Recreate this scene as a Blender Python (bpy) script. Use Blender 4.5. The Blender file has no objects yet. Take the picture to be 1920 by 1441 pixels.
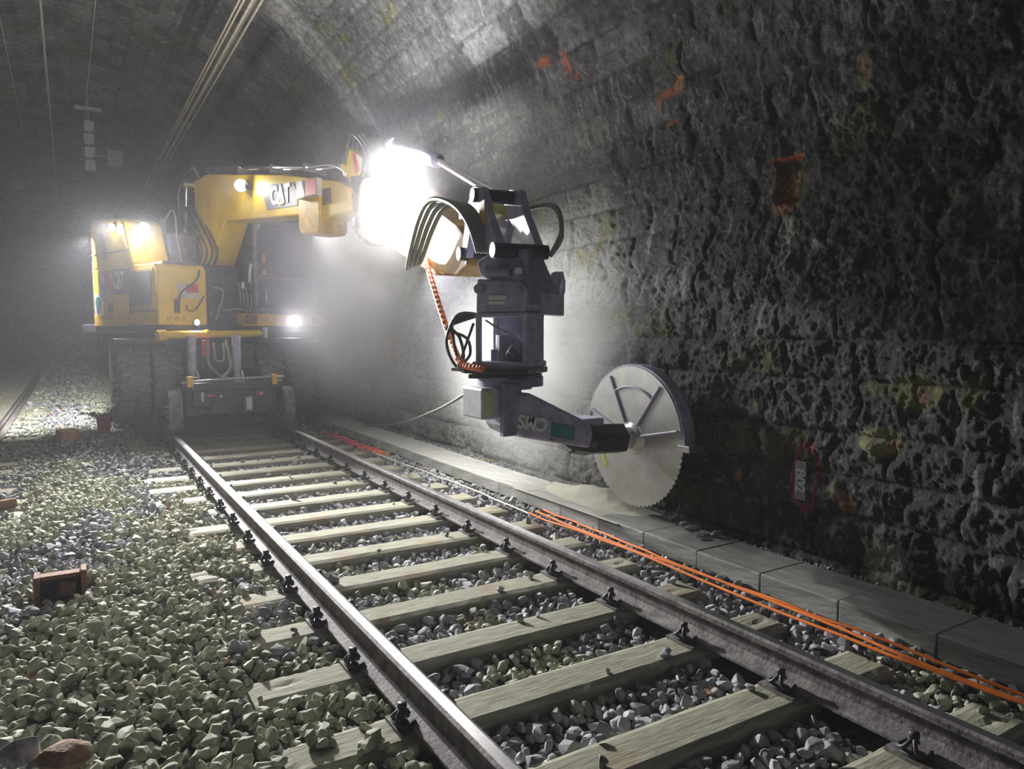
import bpy, bmesh, math, random
import numpy as np
from mathutils import Vector, Matrix
from math import sin, cos, pi, radians as R
random.seed(7); RNG = np.random.default_rng(11)
sc = bpy.context.scene; COL = sc.collection

# ------------------------------------------------------------------ camera, world, exposure
CAM = np.array([-1.9, 0.0, 1.547]); FPX = 1365.0
cd = bpy.data.cameras.new('camera'); cam = bpy.data.objects.new('camera', cd); COL.objects.link(cam)
cd.sensor_width = 36; cd.lens = FPX/1920*36; cd.clip_start = .05; cd.clip_end = 400
cam.location = CAM; cam.rotation_euler = (R(90-4.2), 0, R(-31.2)); sc.camera = cam
w = bpy.data.worlds.new('tunnel_dark'); sc.world = w; w.use_nodes = True
w.node_tree.nodes['Background'].inputs[0].default_value = (.55, .6, .75, 1)
w.node_tree.nodes['Background'].inputs[1].default_value = .10
sc.view_settings.view_transform = 'Standard'; sc.view_settings.look = 'None'
sc.view_settings.gamma = 1; sc.view_settings.exposure = 0.25
sc.cycles.volume_bounces = 1; sc.cycles.max_bounces = 6; sc.cycles.diffuse_bounces = 3
sc.cycles.glossy_bounces = 3; sc.cycles.transmission_bounces = 4; sc.cycles.transparent_max_bounces = 8
sc.cycles.use_denoising = True; sc.cycles.sample_clamp_indirect = 4.0
sc.cycles.volume_step_rate = 3.0; sc.cycles.volume_max_steps = 64
sc.cycles.use_adaptive_sampling = True; sc.cycles.adaptive_threshold = .03; sc.cycles.adaptive_min_samples = 12

def lamp(name, loc, target, energy, spot=None, blend=.6, size=.06, color=(1, .985, .97)):
    l = bpy.data.lights.new(name, 'SPOT' if spot else 'POINT'); l.energy = energy; l.color = color
    l.shadow_soft_size = size
    if spot: l.spot_size = R(spot); l.spot_blend = blend
    o = bpy.data.objects.new(name, l); COL.objects.link(o); o.location = loc
    if target is not None:
        o.rotation_euler = (Vector(target)-Vector(loc)).to_track_quat('-Z', 'Y').to_euler()
    return o
def at(px, py, Y):
    """point at distance Y along the track that is seen at (px, py) of the photo"""
    y = R(31.2); p = R(4.2)
    fw = np.array([sin(y)*cos(p), cos(y)*cos(p), -sin(p)]); r = np.array([cos(y), -sin(y), 0]); u = np.cross(r, fw)
    d = r*(px-960)/FPX + u*(720.5-py)/FPX + fw
    q = CAM + d*(Y-CAM[1])/d[1]
    return (float(q[0]), float(q[1]), float(q[2]))

# the machine's upper structure is swung 18 degrees towards the wall: U(forward, towards cab, up) -> world
PH = R(18); UC = Vector((0, 12.9, 0)); UD = Vector((sin(PH), -cos(PH), 0)); UL = Vector((cos(PH), sin(PH), 0))
def U(v): return UC+UD*v[0]+UL*v[1]+Vector((0, 0, v[2]))
# the machine's work lamps (most housings are built with it below) and added fill lights
ARM_LAMP = at(750, 385, 6.28)
lamp('work_light_boom', U((1.84, -.48, 3.60)), (-2.4, 3.0, 0), 300, 115, .8)
lamp('work_light_boom_spill', U((1.84, -.46, 3.60)), None, 5, None, .8)
lamp('work_light_arm', at(752, 388, 6.1), None, 46, None, .8, .09)
lamp('wall_fill_under_stick', (1.10, 6.45, 2.22), (2.2, 6.0, 1.0), 420, 160, .8, .08)  # added fill under the stick, no lamp there; brightens the wall
lamp('wall_fill_cab_roof', U((1.34, 1.15, 3.38)), (1.9, 6.0, 1.0), 650, 42, .9)  # added spot that rakes the wall near the saw
lamp('vault_fill_arm', (ARM_LAMP[0]-.04, ARM_LAMP[1]-.08, ARM_LAMP[2]+.14), (.7, 8.4, 6.0), 520, 145, .9)  # spot added beside the arm lamp to brighten the vault
lamp('work_light_hood_front', U((.50, -1.15, 3.06)), (-1.5, 3.0, 0), 5200, 56, 1.)
lamp('work_light_hood_spill', U((.48, -1.12, 3.06)), None, 5, None, .8)
lamp('work_light_hood_side', U((-.10, -1.42, 3.08)), (-2.6, 3.5, 0), 1500, 80, 1.)
lamp('work_light_hood_side_spill', U((-.10, -1.38, 3.08)), None, 2.5, None, .8)
lamp('work_light_hood_rear', U((-.95, -1.40, 3.0)), (-2.8, 16.0, 0), 1500, 120, .8)
lamp('work_light_left_low', U((1.44, -.79, 1.67)), (-1.2, 4, .2), 60, 130, .8, .04)
lamp('work_light_right_low', U((1.56, .66, 1.71)), (.3, 5, .2), 35, 130, .8, .04)

# ------------------------------------------------------------------ helpers
def nodes(name):
    m = bpy.data.materials.new(name); m.use_nodes = True
    nt = m.node_tree; b = nt.nodes['Principled BSDF']
    return m, nt, b
def N(nt, t, **kw):
    n = nt.nodes.new(t)
    for k, v in kw.items():
        if hasattr(n, k) and not k.startswith('i_'): setattr(n, k, v)
        else: n.inputs[k[2:].replace('_', ' ')].default_value = v
    return n
def mat(name, col, rough=.5, metal=0., var=.25, scale=8., bump=.0, emit=None, estr=0, stretch=None, dirt=None):
    m, nt, b = nodes(name); L = nt.links
    b.inputs['Roughness'].default_value = rough; b.inputs['Metallic'].default_value = metal
    if emit:
        b.inputs['Emission Color'].default_value = (*emit, 1); b.inputs['Emission Strength'].default_value = estr
        b.inputs['Base Color'].default_value = (*col, 1); return m
    tc = N(nt, 'ShaderNodeTexCoord'); mp = N(nt, 'ShaderNodeMapping')
    if stretch: mp.inputs['Scale'].default_value = stretch
    L.new(tc.outputs['Object'], mp.inputs['Vector'])
    no = N(nt, 'ShaderNodeTexNoise'); no.inputs['Scale'].default_value = scale; no.inputs['Detail'].default_value = 6
    no.inputs['Roughness'].default_value = .65; L.new(mp.outputs[0], no.inputs['Vector'])
    cr = N(nt, 'ShaderNodeValToRGB'); e = cr.color_ramp.elements
    lo = [c*(1-var) for c in col]; hi = [min(1, c*(1+var)) for c in col]
    if dirt: lo = list(dirt)
    e[0].position = .35; e[0].color = (*lo, 1); e[1].position = .68; e[1].color = (*hi, 1)
    L.new(no.outputs['Fac'], cr.inputs[0]); L.new(cr.outputs[0], b.inputs['Base Color'])
    if bump:
        n2 = N(nt, 'ShaderNodeTexNoise'); n2.inputs['Scale'].default_value = scale*4; n2.inputs['Detail'].default_value = 6
        L.new(mp.outputs[0], n2.inputs['Vector'])
        bp = N(nt, 'ShaderNodeBump'); bp.inputs['Strength'].default_value = bump; bp.inputs['Distance'].default_value = .01
        L.new(n2.outputs['Fac'], bp.inputs['Height']); L.new(bp.outputs[0], b.inputs['Normal'])
    return m
def mat_attr(name, rough=.6, mul=1., nscale=30., bump=.5, dist=.01, spec=.5, stretch=None):
    """base colour from the mesh's own colour attribute, times fine noise"""
    m, nt, b = nodes(name); L = nt.links
    at_ = N(nt, 'ShaderNodeAttribute', attribute_name='Col')
    tc = N(nt, 'ShaderNodeTexCoord'); mp = N(nt, 'ShaderNodeMapping')
    if stretch: mp.inputs['Scale'].default_value = stretch
    L.new(tc.outputs['Object'], mp.inputs['Vector'])
    no = N(nt, 'ShaderNodeTexNoise'); no.inputs['Scale'].default_value = nscale; no.inputs['Detail'].default_value = 8
    no.inputs['Roughness'].default_value = .7; L.new(mp.outputs[0], no.inputs['Vector'])
    mr = N(nt, 'ShaderNodeMapRange'); mr.inputs[1].default_value = .3; mr.inputs[2].default_value = .7
    mr.inputs[3].default_value = .45*mul; mr.inputs[4].default_value = 1.55*mul
    L.new(no.outputs['Fac'], mr.inputs[0])
    vm = N(nt, 'ShaderNodeVectorMath', operation='SCALE'); L.new(at_.outputs['Color'], vm.inputs[0]); L.new(mr.outputs[0], vm.inputs['Scale'])
    L.new(vm.outputs[0], b.inputs['Base Color']); b.inputs['Roughness'].default_value = rough
    b.inputs['Specular IOR Level'].default_value = spec
    bp = N(nt, 'ShaderNodeBump'); bp.inputs['Strength'].default_value = bump; bp.inputs['Distance'].default_value = dist
    L.new(no.outputs['Fac'], bp.inputs['Height']); L.new(bp.outputs[0], b.inputs['Normal'])
    return m

def tag(o, label=None, cat=None, group=None, kind=None):
    if label: o['label'] = label
    if cat: o['category'] = cat
    if group: o['group'] = group
    if kind: o['kind'] = kind
    return o
def empty(name, loc, label, cat, group=None):
    o = bpy.data.objects.new(name, None); COL.objects.link(o); o.location = loc; o.empty_display_size = .1
    return tag(o, label, cat, group)
def wloc(o):
    p = Vector((0, 0, 0))
    while o is not None: p += o.location; o = o.parent
    return p

class G:
    """collects shapes into ONE mesh"""
    def __init__(s): s.v = []; s.f = []
    def add(s, vs, fs):
        k = len(s.v); s.v += [tuple(v) for v in vs]; s.f += [tuple(i+k for i in f) for f in fs]; return s
    def box(s, x0, x1, y0, y1, z0, z1):
        return s.add([(x0,y0,z0),(x1,y0,z0),(x1,y1,z0),(x0,y1,z0),(x0,y0,z1),(x1,y0,z1),(x1,y1,z1),(x0,y1,z1)],
                     [(0,3,2,1),(4,5,6,7),(0,1,5,4),(1,2,6,5),(2,3,7,6),(3,0,4,7)])
    def prism(s, pts, fn0, fn1):
        """polygon pts (2D) mapped by fn0 and fn1 to the two faces"""
        n = len(pts); a = [fn0(p) for p in pts]; b = [fn1(p) for p in pts]
        return s.add(a+b, [tuple(range(n-1, -1, -1)), tuple(range(n, 2*n))] + [(i, (i+1) % n, n+(i+1) % n, n+i) for i in range(n)])
    def cyl(s, a, b, r0, r1=None, n=16, cap=True):
        a = Vector(a); b = Vector(b); r1 = r0 if r1 is None else r1
        d = (b-a).normalized(); u = d.orthogonal().normalized(); w_ = d.cross(u)
        vs = [a+(u*cos(2*pi*i/n)+w_*sin(2*pi*i/n))*r0 for i in range(n)]+[b+(u*cos(2*pi*i/n)+w_*sin(2*pi*i/n))*r1 for i in range(n)]
        fs = [(i, (i+1) % n, n+(i+1) % n, n+i) for i in range(n)]
        if cap: fs += [tuple(range(n-1, -1, -1)), tuple(range(n, 2*n))]
        return s.add(vs, fs)
    def lathe(s, prof, c, ax, n=32):
        """prof: (distance along axis, radius)"""
        c = Vector(c); ax = Vector(ax).normalized(); u = ax.orthogonal().normalized(); w_ = ax.cross(u); m = len(prof)
        vs = [c+ax*t+(u*cos(2*pi*i/n)+w_*sin(2*pi*i/n))*r for i in range(n) for t, r in prof]
        fs = [(i*m+j, ((i+1) % n)*m+j, ((i+1) % n)*m+j+1, i*m+j+1) for i in range(n) for j in range(m-1)]
        return s.add(vs, fs)
    def tube(s, pts, r, n=8, sub=6, rib=0):
        P = [Vector(p) for p in pts]
        if sub > 1 and len(P) > 2:
            Q = []
            for i in range(len(P)-1):
                p0 = P[max(i-1, 0)]; p1 = P[i]; p2 = P[i+1]; p3 = P[min(i+2, len(P)-1)]
                for k in range(sub):
                    t = k/sub
                    Q.append(.5*((2*p1)+(p2-p0)*t+(2*p0-5*p1+4*p2-p3)*t*t+(3*p1-p0-3*p2+p3)*t**3))
            P = Q+[P[-1]]
        u = None; rings = []
        for i, p in enumerate(P):
            d = (P[min(i+1, len(P)-1)]-P[max(i-1, 0)]).normalized()
            if u is None: u = d.orthogonal().normalized()
            u = (u-d*u.dot(d)).normalized(); w_ = d.cross(u); rr = r*(1+(rib if i % 2 else 0))
            rings.append([p+(u*cos(2*pi*k/n)+w_*sin(2*pi*k/n))*rr for k in range(n)])
        vs = [v for g in rings for v in g]; m = len(rings)
        fs = [(i*n+k, i*n+(k+1) % n, (i+1)*n+(k+1) % n, (i+1)*n+k) for i in range(m-1) for k in range(n)]
        fs += [tuple(range(n-1, -1, -1)), tuple((m-1)*n+k for k in range(n))]
        return s.add(vs, fs)
    def xf(s, fn): s.v = [tuple(fn(v)) for v in s.v]; return s
    def build(s, name, m, parent=None, bevel=0, smooth=False, tf=None, local=False):
        V = [Vector(v) for v in s.v]
        if tf: V = [Vector(tf(v)) for v in V]
        if parent is not None and not local:
            o0 = wloc(parent); V = [v-o0 for v in V]
        me = bpy.data.meshes.new(name); me.from_pydata([tuple(v) for v in V], [], s.f); me.materials.append(m)
        bm = bmesh.new(); bm.from_mesh(me); bmesh.ops.recalc_face_normals(bm, faces=bm.faces); bm.to_mesh(me); bm.free()
        if smooth: me.polygons.foreach_set('use_smooth', [True]*len(me.polygons))
        o = bpy.data.objects.new(name, me); COL.objects.link(o)
        if parent is not None: o.parent = parent
        if bevel:
            bv = o.modifiers.new('bevel', 'BEVEL'); bv.width = bevel; bv.segments = 2; bv.limit_method = 'ANGLE'; bv.angle_limit = R(40)
        if smooth:
            es = o.modifiers.new('edge_split', 'EDGE_SPLIT'); es.split_angle = R(42)
        return o
def single(g, name, m, label, cat, group=None, kind=None, base=None, **kw):
    """a thing that is one mesh, with its origin at base (default: the lowest middle point)"""
    V = np.array(g.v)
    if base is None: base = ((V[:, 0].min()+V[:, 0].max())/2, (V[:, 1].min()+V[:, 1].max())/2, V[:, 2].min())
    b = Vector(base); g.v = [tuple(Vector(v)-b) for v in g.v]
    o = g.build(name, m, None, **kw); o.location = b
    return tag(o, label, cat, group, kind)
def bigmesh(name, V, F, m, col=None, smooth=True):
    """fast mesh from numpy arrays; F is (n,3) or (n,4); col (nverts,3)"""
    me = bpy.data.meshes.new(name); k = F.shape[1]
    me.vertices.add(len(V)); me.vertices.foreach_set('co', V.astype(np.float32).ravel())
    me.loops.add(F.size); me.loops.foreach_set('vertex_index', F.astype(np.int32).ravel())
    me.polygons.add(len(F)); me.polygons.foreach_set('loop_start', np.arange(0, F.size, k, dtype=np.int32))
    me.polygons.foreach_set('loop_total', np.full(len(F), k, dtype=np.int32))
    me.polygons.foreach_set('use_smooth', np.full(len(F), smooth))
    me.update(calc_edges=True)
    if col is not None:
        ca = me.color_attributes.new('Col', 'FLOAT_COLOR', 'POINT')
        ca.data.foreach_set('color', np.concatenate([col, np.ones((len(col), 1))], 1).astype(np.float32).ravel())
    me.materials.append(m)
    o = bpy.data.objects.new(name, me); COL.objects.link(o); return o
def text_mesh(name, body, size, m, parent, X0, ux, uy, extrude=.004, squeeze=1.0, bold=.0):
    """lettering: origin X0 (centre), ux reading direction, uy up direction, world coordinates"""
    c = bpy.data.curves.new(name, 'FONT'); c.body = body; c.size = size; c.extrude = extrude; c.offset = bold
    c.align_x = 'CENTER'; c.align_y = 'CENTER'
    t = bpy.data.objects.new(name+'_tmp', c); COL.objects.link(t)
    bpy.context.view_layer.update()
    me = bpy.data.meshes.new_from_object(t.evaluated_get(bpy.context.evaluated_depsgraph_get()))
    bpy.data.objects.remove(t); bpy.data.curves.remove(c)
    ux = Vector(ux).normalized(); uy = Vector(uy).normalized(); uz = ux.cross(uy); X0 = Vector(X0); off = wloc(parent) if parent else Vector((0,0,0))
    for v in me.vertices: v.co = X0+ux*v.co.x*squeeze+uy*v.co.y+uz*v.co.z-off
    me.name = name; me.materials.clear(); me.materials.append(m)
    o = bpy.data.objects.new(name, me); COL.objects.link(o)
    if parent: o.parent = parent
    return o

# value noise
def hsh(i, j, seed):
    n = (i.astype(np.int64)*374761393 + j.astype(np.int64)*668265263 + seed*1442695041) & 0xffffffff
    n = ((n ^ (n >> 13))*1274126177) & 0xffffffff
    n = ((n ^ (n >> 15))*2246822519) & 0xffffffff
    return ((n ^ (n >> 16)) & 0xffff)/65535.0
def vn(x, y, seed=0):
    i = np.floor(x); j = np.floor(y); u = x-i; v = y-j; u = u*u*(3-2*u); v = v*v*(3-2*v)
    a = hsh(i, j, seed); b = hsh(i+1, j, seed); c = hsh(i, j+1, seed); d = hsh(i+1, j+1, seed)
    return (a*(1-u)+b*u)*(1-v)+(c*(1-u)+d*u)*v
def fbm(x, y, seed=0, o=5, g=.55):
    s = 0; a = 1; t = 0
    for k in range(o):
        s = s+a*vn(x*2**k+k*17.3, y*2**k-k*9.1, seed+k); t += a; a *= g
    return s/t

# the way the line runs: straight to y = 22 m, then a left-hand curve
RC = 400.; YC = 22.
def path(s):
    s = np.asarray(s, dtype=float); t = np.maximum(s-YC, 0)/RC
    return np.where(s > YC, -RC*(1-np.cos(t)), 0.), np.where(s > YC, YC+RC*np.sin(t), s), t
def onpath(s, o, z):
    x, y, t = path(s)
    return np.stack([x+o*np.cos(t), y+o*np.sin(t), z+0*x], -1)

# ------------------------------------------------------------------ materials
M = {}
M['wall'] = mat_attr('sooty_stone', .55, 1., 34., 1., .03, .6)
M['vault'] = mat_attr('vault_stone', .8, 1., 14., .5, .02, .3)
M['stones'] = mat_attr('ballast_stone', .75, 1., 40., .3, .004, .4)
M['bed'] = mat('ballast_bed', (.10, .10, .095), .9, 0, .6, 30, 1.)
M['rail_steel'] = mat('rail_steel', (.21, .195, .19), .75, .0, .35, 12, .4, dirt=(.105, .085, .088))
M['rail_head'] = mat('rail_running_surface', (.80, .80, .82), .32, 1., .1, 20)
M['concrete'] = mat('kerb_concrete', (.30, .31, .29), .55, 0, .25, 5, .5, stretch=(3, .6, 3))
M['concrete_dusty_lit'] = mat('kerb_concrete_dusty_lit', (.52, .52, .49), .75, 0, .2, 5, .4, stretch=(3, .6, 3))  # paler copy beyond the saw: dust, with lamplight put into the colour
M['yellow'] = mat('machine_yellow', (.88, .57, .014), .35, 0, .10, 4)
M['yellow_dirty'] = mat('machine_yellow_dirty', (.70, .42, .02), .45, 0, .3, 6)
M['black'] = mat('black_paint', (.03, .03, .035), .4, 0, .4, 9)
M['dark'] = mat('dark_machinery', (.05, .05, .055), .5, .3, .5, 9, .3)
M['tool'] = mat('grey_violet_paint', (.48, .455, .60), .42, .1, .25, 9)
M['tool_dark'] = mat('grey_violet_dark', (.26, .245, .35), .45, .1, .25, 9)
M['rubber'] = mat('tyre_rubber', (.26, .255, .25), .8, 0, .2, 6, .1)
M['steel'] = mat('bare_steel', (.62, .62, .62), .32, .9, .15, 20)
M['chrome'] = mat('chrome', (.85, .85, .88), .12, 1., .05, 20)
M['blade'] = mat('saw_blade_steel', (.60, .60, .58), .42, .75, .12, 6)
M['glass'] = mat('tinted_glass', (.10, .10, .12), .12, 0, .1, 2)
M['white'] = mat('white_paint', (.85, .85, .83), .4, 0, .06, 20)
M['grey_sticker'] = mat('grey_sticker', (.55, .56, .60), .4, 0, .1, 12)
M['red'] = mat('red_paint', (.65, .03, .035), .45, 0, .15, 12)
M['plate'] = mat('dark_grey_plate', (.12, .13, .14), .5, 0, .1, 12)
M['orange'] = mat('orange_cable', (1., .23, .02), .45, 0, .12, 30)
M['orange_hose'] = mat('orange_hose', (1., .20, .03), .5, 0, .12, 30)
M['pink'] = mat('pink_red_cord', (.85, .10, .14), .5, 0, .15, 30)
M['pale_cable'] = mat('pale_cable', (.70, .66, .58), .5, 0, .1, 30)
M['hose'] = mat('black_hose', (.05, .055, .05), .4, 0, .2, 30)
M['hose_grey'] = mat('grey_hose', (.28, .30, .26), .4, 0, .2, 30)
M['wire'] = mat('overhead_wire', (.85, .74, .55), .4, .2, .15, 10)
M['wire_dull'] = mat('dull_overhead_wire', (.36, .38, .35), .6, .2, .15, 10)
M['porcelain'] = mat('porcelain', (.6, .6, .62), .3, 0, .1, 10)
M['rust'] = mat('rusty_steel', (.24, .11, .06), .8, .1, .35, 25, .6)
M['brick'] = mat('orange_brown_block', (.62, .36, .16), .8, 0, .2, 20, .4)
M['green'] = mat('green_label', (.03, .42, .22), .4, 0, .1, 12)
M['teal'] = mat('teal_label', (.08, .22, .26), .4, 0, .1, 12)
M['lime'] = mat('yellow_green_label', (.62, .66, .12), .4, 0, .1, 12)
M['amber'] = mat('orange_lens', (.85, .3, .03), .3, 0, .1, 12)
M['dust'] = mat('rock_dust', (.66, .65, .54), .95, 0, .12, 3, .5)
M['lamp_glow'] = mat('lamp_lens', (1, 1, 1), .3, emit=(1, .98, .95), estr=90)
M['lamp_warm'] = mat('lamp_lens_warm', (1, 1, 1), .3, emit=(1, .86, .6), estr=45)
def sleeper_mat():
    m, nt, b = nodes('weathered_sleeper_wood'); L = nt.links
    tc = N(nt, 'ShaderNodeTexCoord'); oi = N(nt, 'ShaderNodeObjectInfo')
    ad = N(nt, 'ShaderNodeVectorMath', operation='ADD'); L.new(tc.outputs['Object'], ad.inputs[0])
    sc_ = N(nt, 'ShaderNodeVectorMath', operation='SCALE'); L.new(oi.outputs['Location'], sc_.inputs[0]); sc_.inputs['Scale'].default_value = 3.7
    L.new(sc_.outputs[0], ad.inputs[1])
    mp = N(nt, 'ShaderNodeMapping'); mp.inputs['Scale'].default_value = (1.2, 9, 9); L.new(ad.outputs[0], mp.inputs[0])
    no = N(nt, 'ShaderNodeTexNoise'); no.inputs['Scale'].default_value = 6; no.inputs['Detail'].default_value = 9; no.inputs['Roughness'].default_value = .7
    L.new(mp.outputs[0], no.inputs[0])
    cr = N(nt, 'ShaderNodeValToRGB'); e = cr.color_ramp.elements
    e[0].position = .25; e[0].color = (.16, .16, .12, 1); e[1].position = .6; e[1].color = (.40, .40, .30, 1)
    e2 = e.new(.85); e2.color = (.52, .51, .42, 1); L.new(no.outputs[0], cr.inputs[0])
    n2 = N(nt, 'ShaderNodeTexNoise'); n2.inputs['Scale'].default_value = 3.2; L.new(ad.outputs[0], n2.inputs[0])
    c2 = N(nt, 'ShaderNodeValToRGB'); f = c2.color_ramp.elements; f[0].position = .58; f[0].color = (0, 0, 0, 1); f[1].position = .72; f[1].color = (.75, .75, .75, 1)
    L.new(n2.outputs[0], c2.inputs[0])
    mx = N(nt, 'ShaderNodeMix', data_type='RGBA', blend_type='MIX'); L.new(c2.outputs[0], mx.inputs[0]); L.new(cr.outputs[0], mx.inputs[6]); mx.inputs[7].default_value = (.36, .25, .16, 1)
    L.new(mx.outputs[2], b.inputs['Base Color']); b.inputs['Roughness'].default_value = .85
    bp = N(nt, 'ShaderNodeBump'); bp.inputs['Strength'].default_value = .6; bp.inputs['Distance'].default_value = .012
    L.new(no.outputs[0], bp.inputs['Height']); L.new(bp.outputs[0], b.inputs['Normal'])
    return m
M['sleeper'] = sleeper_mat()
def stone_obj_mat(cols):
    m, nt, b = nodes('loose_ballast_stone'); L = nt.links
    oi = N(nt, 'ShaderNodeObjectInfo'); cr = N(nt, 'ShaderNodeValToRGB'); e = cr.color_ramp.elements
    e[0].position = 0; e[0].color = (*cols[0], 1); e[1].position = 1; e[1].color = (*cols[-1], 1)
    for k in range(1, 4): q = e.new(k/4); q.color = (*cols[k], 1)
    L.new(oi.outputs['Random'], cr.inputs[0])
    tc = N(nt, 'ShaderNodeTexCoord'); no = N(nt, 'ShaderNodeTexNoise'); no.inputs['Scale'].default_value = 40; no.inputs['Detail'].default_value = 6
    L.new(tc.outputs['Object'], no.inputs[0])
    mr = N(nt, 'ShaderNodeMapRange'); mr.inputs[1].default_value = .3; mr.inputs[2].default_value = .7; mr.inputs[3].default_value = .6; mr.inputs[4].default_value = 1.4
    L.new(no.outputs[0], mr.inputs[0])
    vm = N(nt, 'ShaderNodeVectorMath', operation='SCALE'); L.new(cr.outputs[0], vm.inputs[0]); L.new(mr.outputs[0], vm.inputs['Scale'])
    L.new(vm.outputs[0], b.inputs['Base Color']); b.inputs['Roughness'].default_value = .75
    bp = N(nt, 'ShaderNodeBump'); bp.inputs['Strength'].default_value = .3; bp.inputs['Distance'].default_value = .004
    L.new(no.outputs[0], bp.inputs['Height']); L.new(bp.outputs[0], b.inputs['Normal'])
    return m
M['loose_stone'] = stone_obj_mat([(.25, .255, .26), (.38, .385, .41), (.31, .31, .34), (.47, .47, .49), (.21, .21, .22)])
M['olive_stone'] = stone_obj_mat([(.33, .34, .25), (.44, .455, .34), (.28, .29, .21), (.52, .53, .42), (.38, .39, .31)])

# ------------------------------------------------------------------ the tunnel lining
VC = np.cumsum(np.concatenate([[-.30], RNG.uniform(.24, .33, 90)]))          # course edges along the girth
WB = RNG.uniform(.34, .58, 91); OB = RNG.uniform(0, 9, 91)
def masonry(s, v, seed):
    """height of the lining towards the inside, and its colour, at run s and girth v (from the wall foot)"""
    vv = v + .03*(fbm(s*.8, v*.5, seed+3, 3)-.5)*2
    j = np.clip(np.searchsorted(VC, vv)-1, 0, 89)
    dv = np.minimum(vv-VC[j], VC[j+1]-vv)
    wj = WB[j]; u = (s+.02*np.sin(v*23+j))/wj+OB[j]; k = np.floor(u)
    J = lambda kk: (hsh(kk, j, seed+9)-.5)*.55
    k = np.where(u < k+J(k), k-1, k); k = np.where(u > k+1+J(k+1), k+1, k)
    du = np.minimum(u-k-J(k), k+1+J(k+1)-u)*wj
    d = np.minimum(dv, du*1.5+.002) + .016*(fbm(s*14, v*14, seed+5, 3)-.5)
    h1 = hsh(k, j, seed+1); h2 = hsh(k, j, seed+2); h3 = hsh(k, j, seed+4)
    ru = (u-k-.5); rv = (vv-VC[j])/(VC[j+1]-VC[j])-.5
    face = .006+.017*h1 + .016*(h2-.5)*ru*2 + .026*(h3-.35)*rv*2
    bulge = 1-np.exp(-np.maximum(d, 0)/.022)
    big = fbm(s*7, v*7, seed+20, 5, .6)-.5
    mid = np.abs(fbm(s*19, v*13, seed+30, 4, .6)-.5)
    h = .012*(fbm(s*55, v*55, seed+50, 2)-.5) -.022 + bulge*(.022+face) + .10*big*np.clip(bulge+.25, 0, 1) - .07*mid*(.4+h3) + .02*(fbm(s*1.1, v*1.1, seed+40, 2)-.5)
    return h, d, h1, h2, h3, bulge
CX, CZ, RV = -1.8, 2.35, 4.07
def prof(v):
    """girth v -> lateral offset, height, inward normal (right half)"""
    zb = -.12; Lw = CZ-zb
    t = np.clip(v-Lw, 0, None)/RV
    wall = v < Lw
    f = np.clip((v/Lw), 0, 1)
    ox = np.where(wall, 2.10+.17*f**1.5, CX+RV*np.cos(t)); oz = np.where(wall, zb+v, CZ+RV*np.sin(t))
    return ox, oz, np.where(wall, -1., -np.cos(t)), np.where(wall, 0., -np.sin(t))
def blob(s, v, s0, v0, rs, rv, seed=0, edge=.35):
    q = ((s-s0)/rs)**2+((v-v0)/rv)**2
    q = np.sqrt(q)+ .7*(fbm(s*22, v*22, 70+seed, 4)-.5)
    return np.clip((1-q)/edge, 0, 1)
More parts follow.
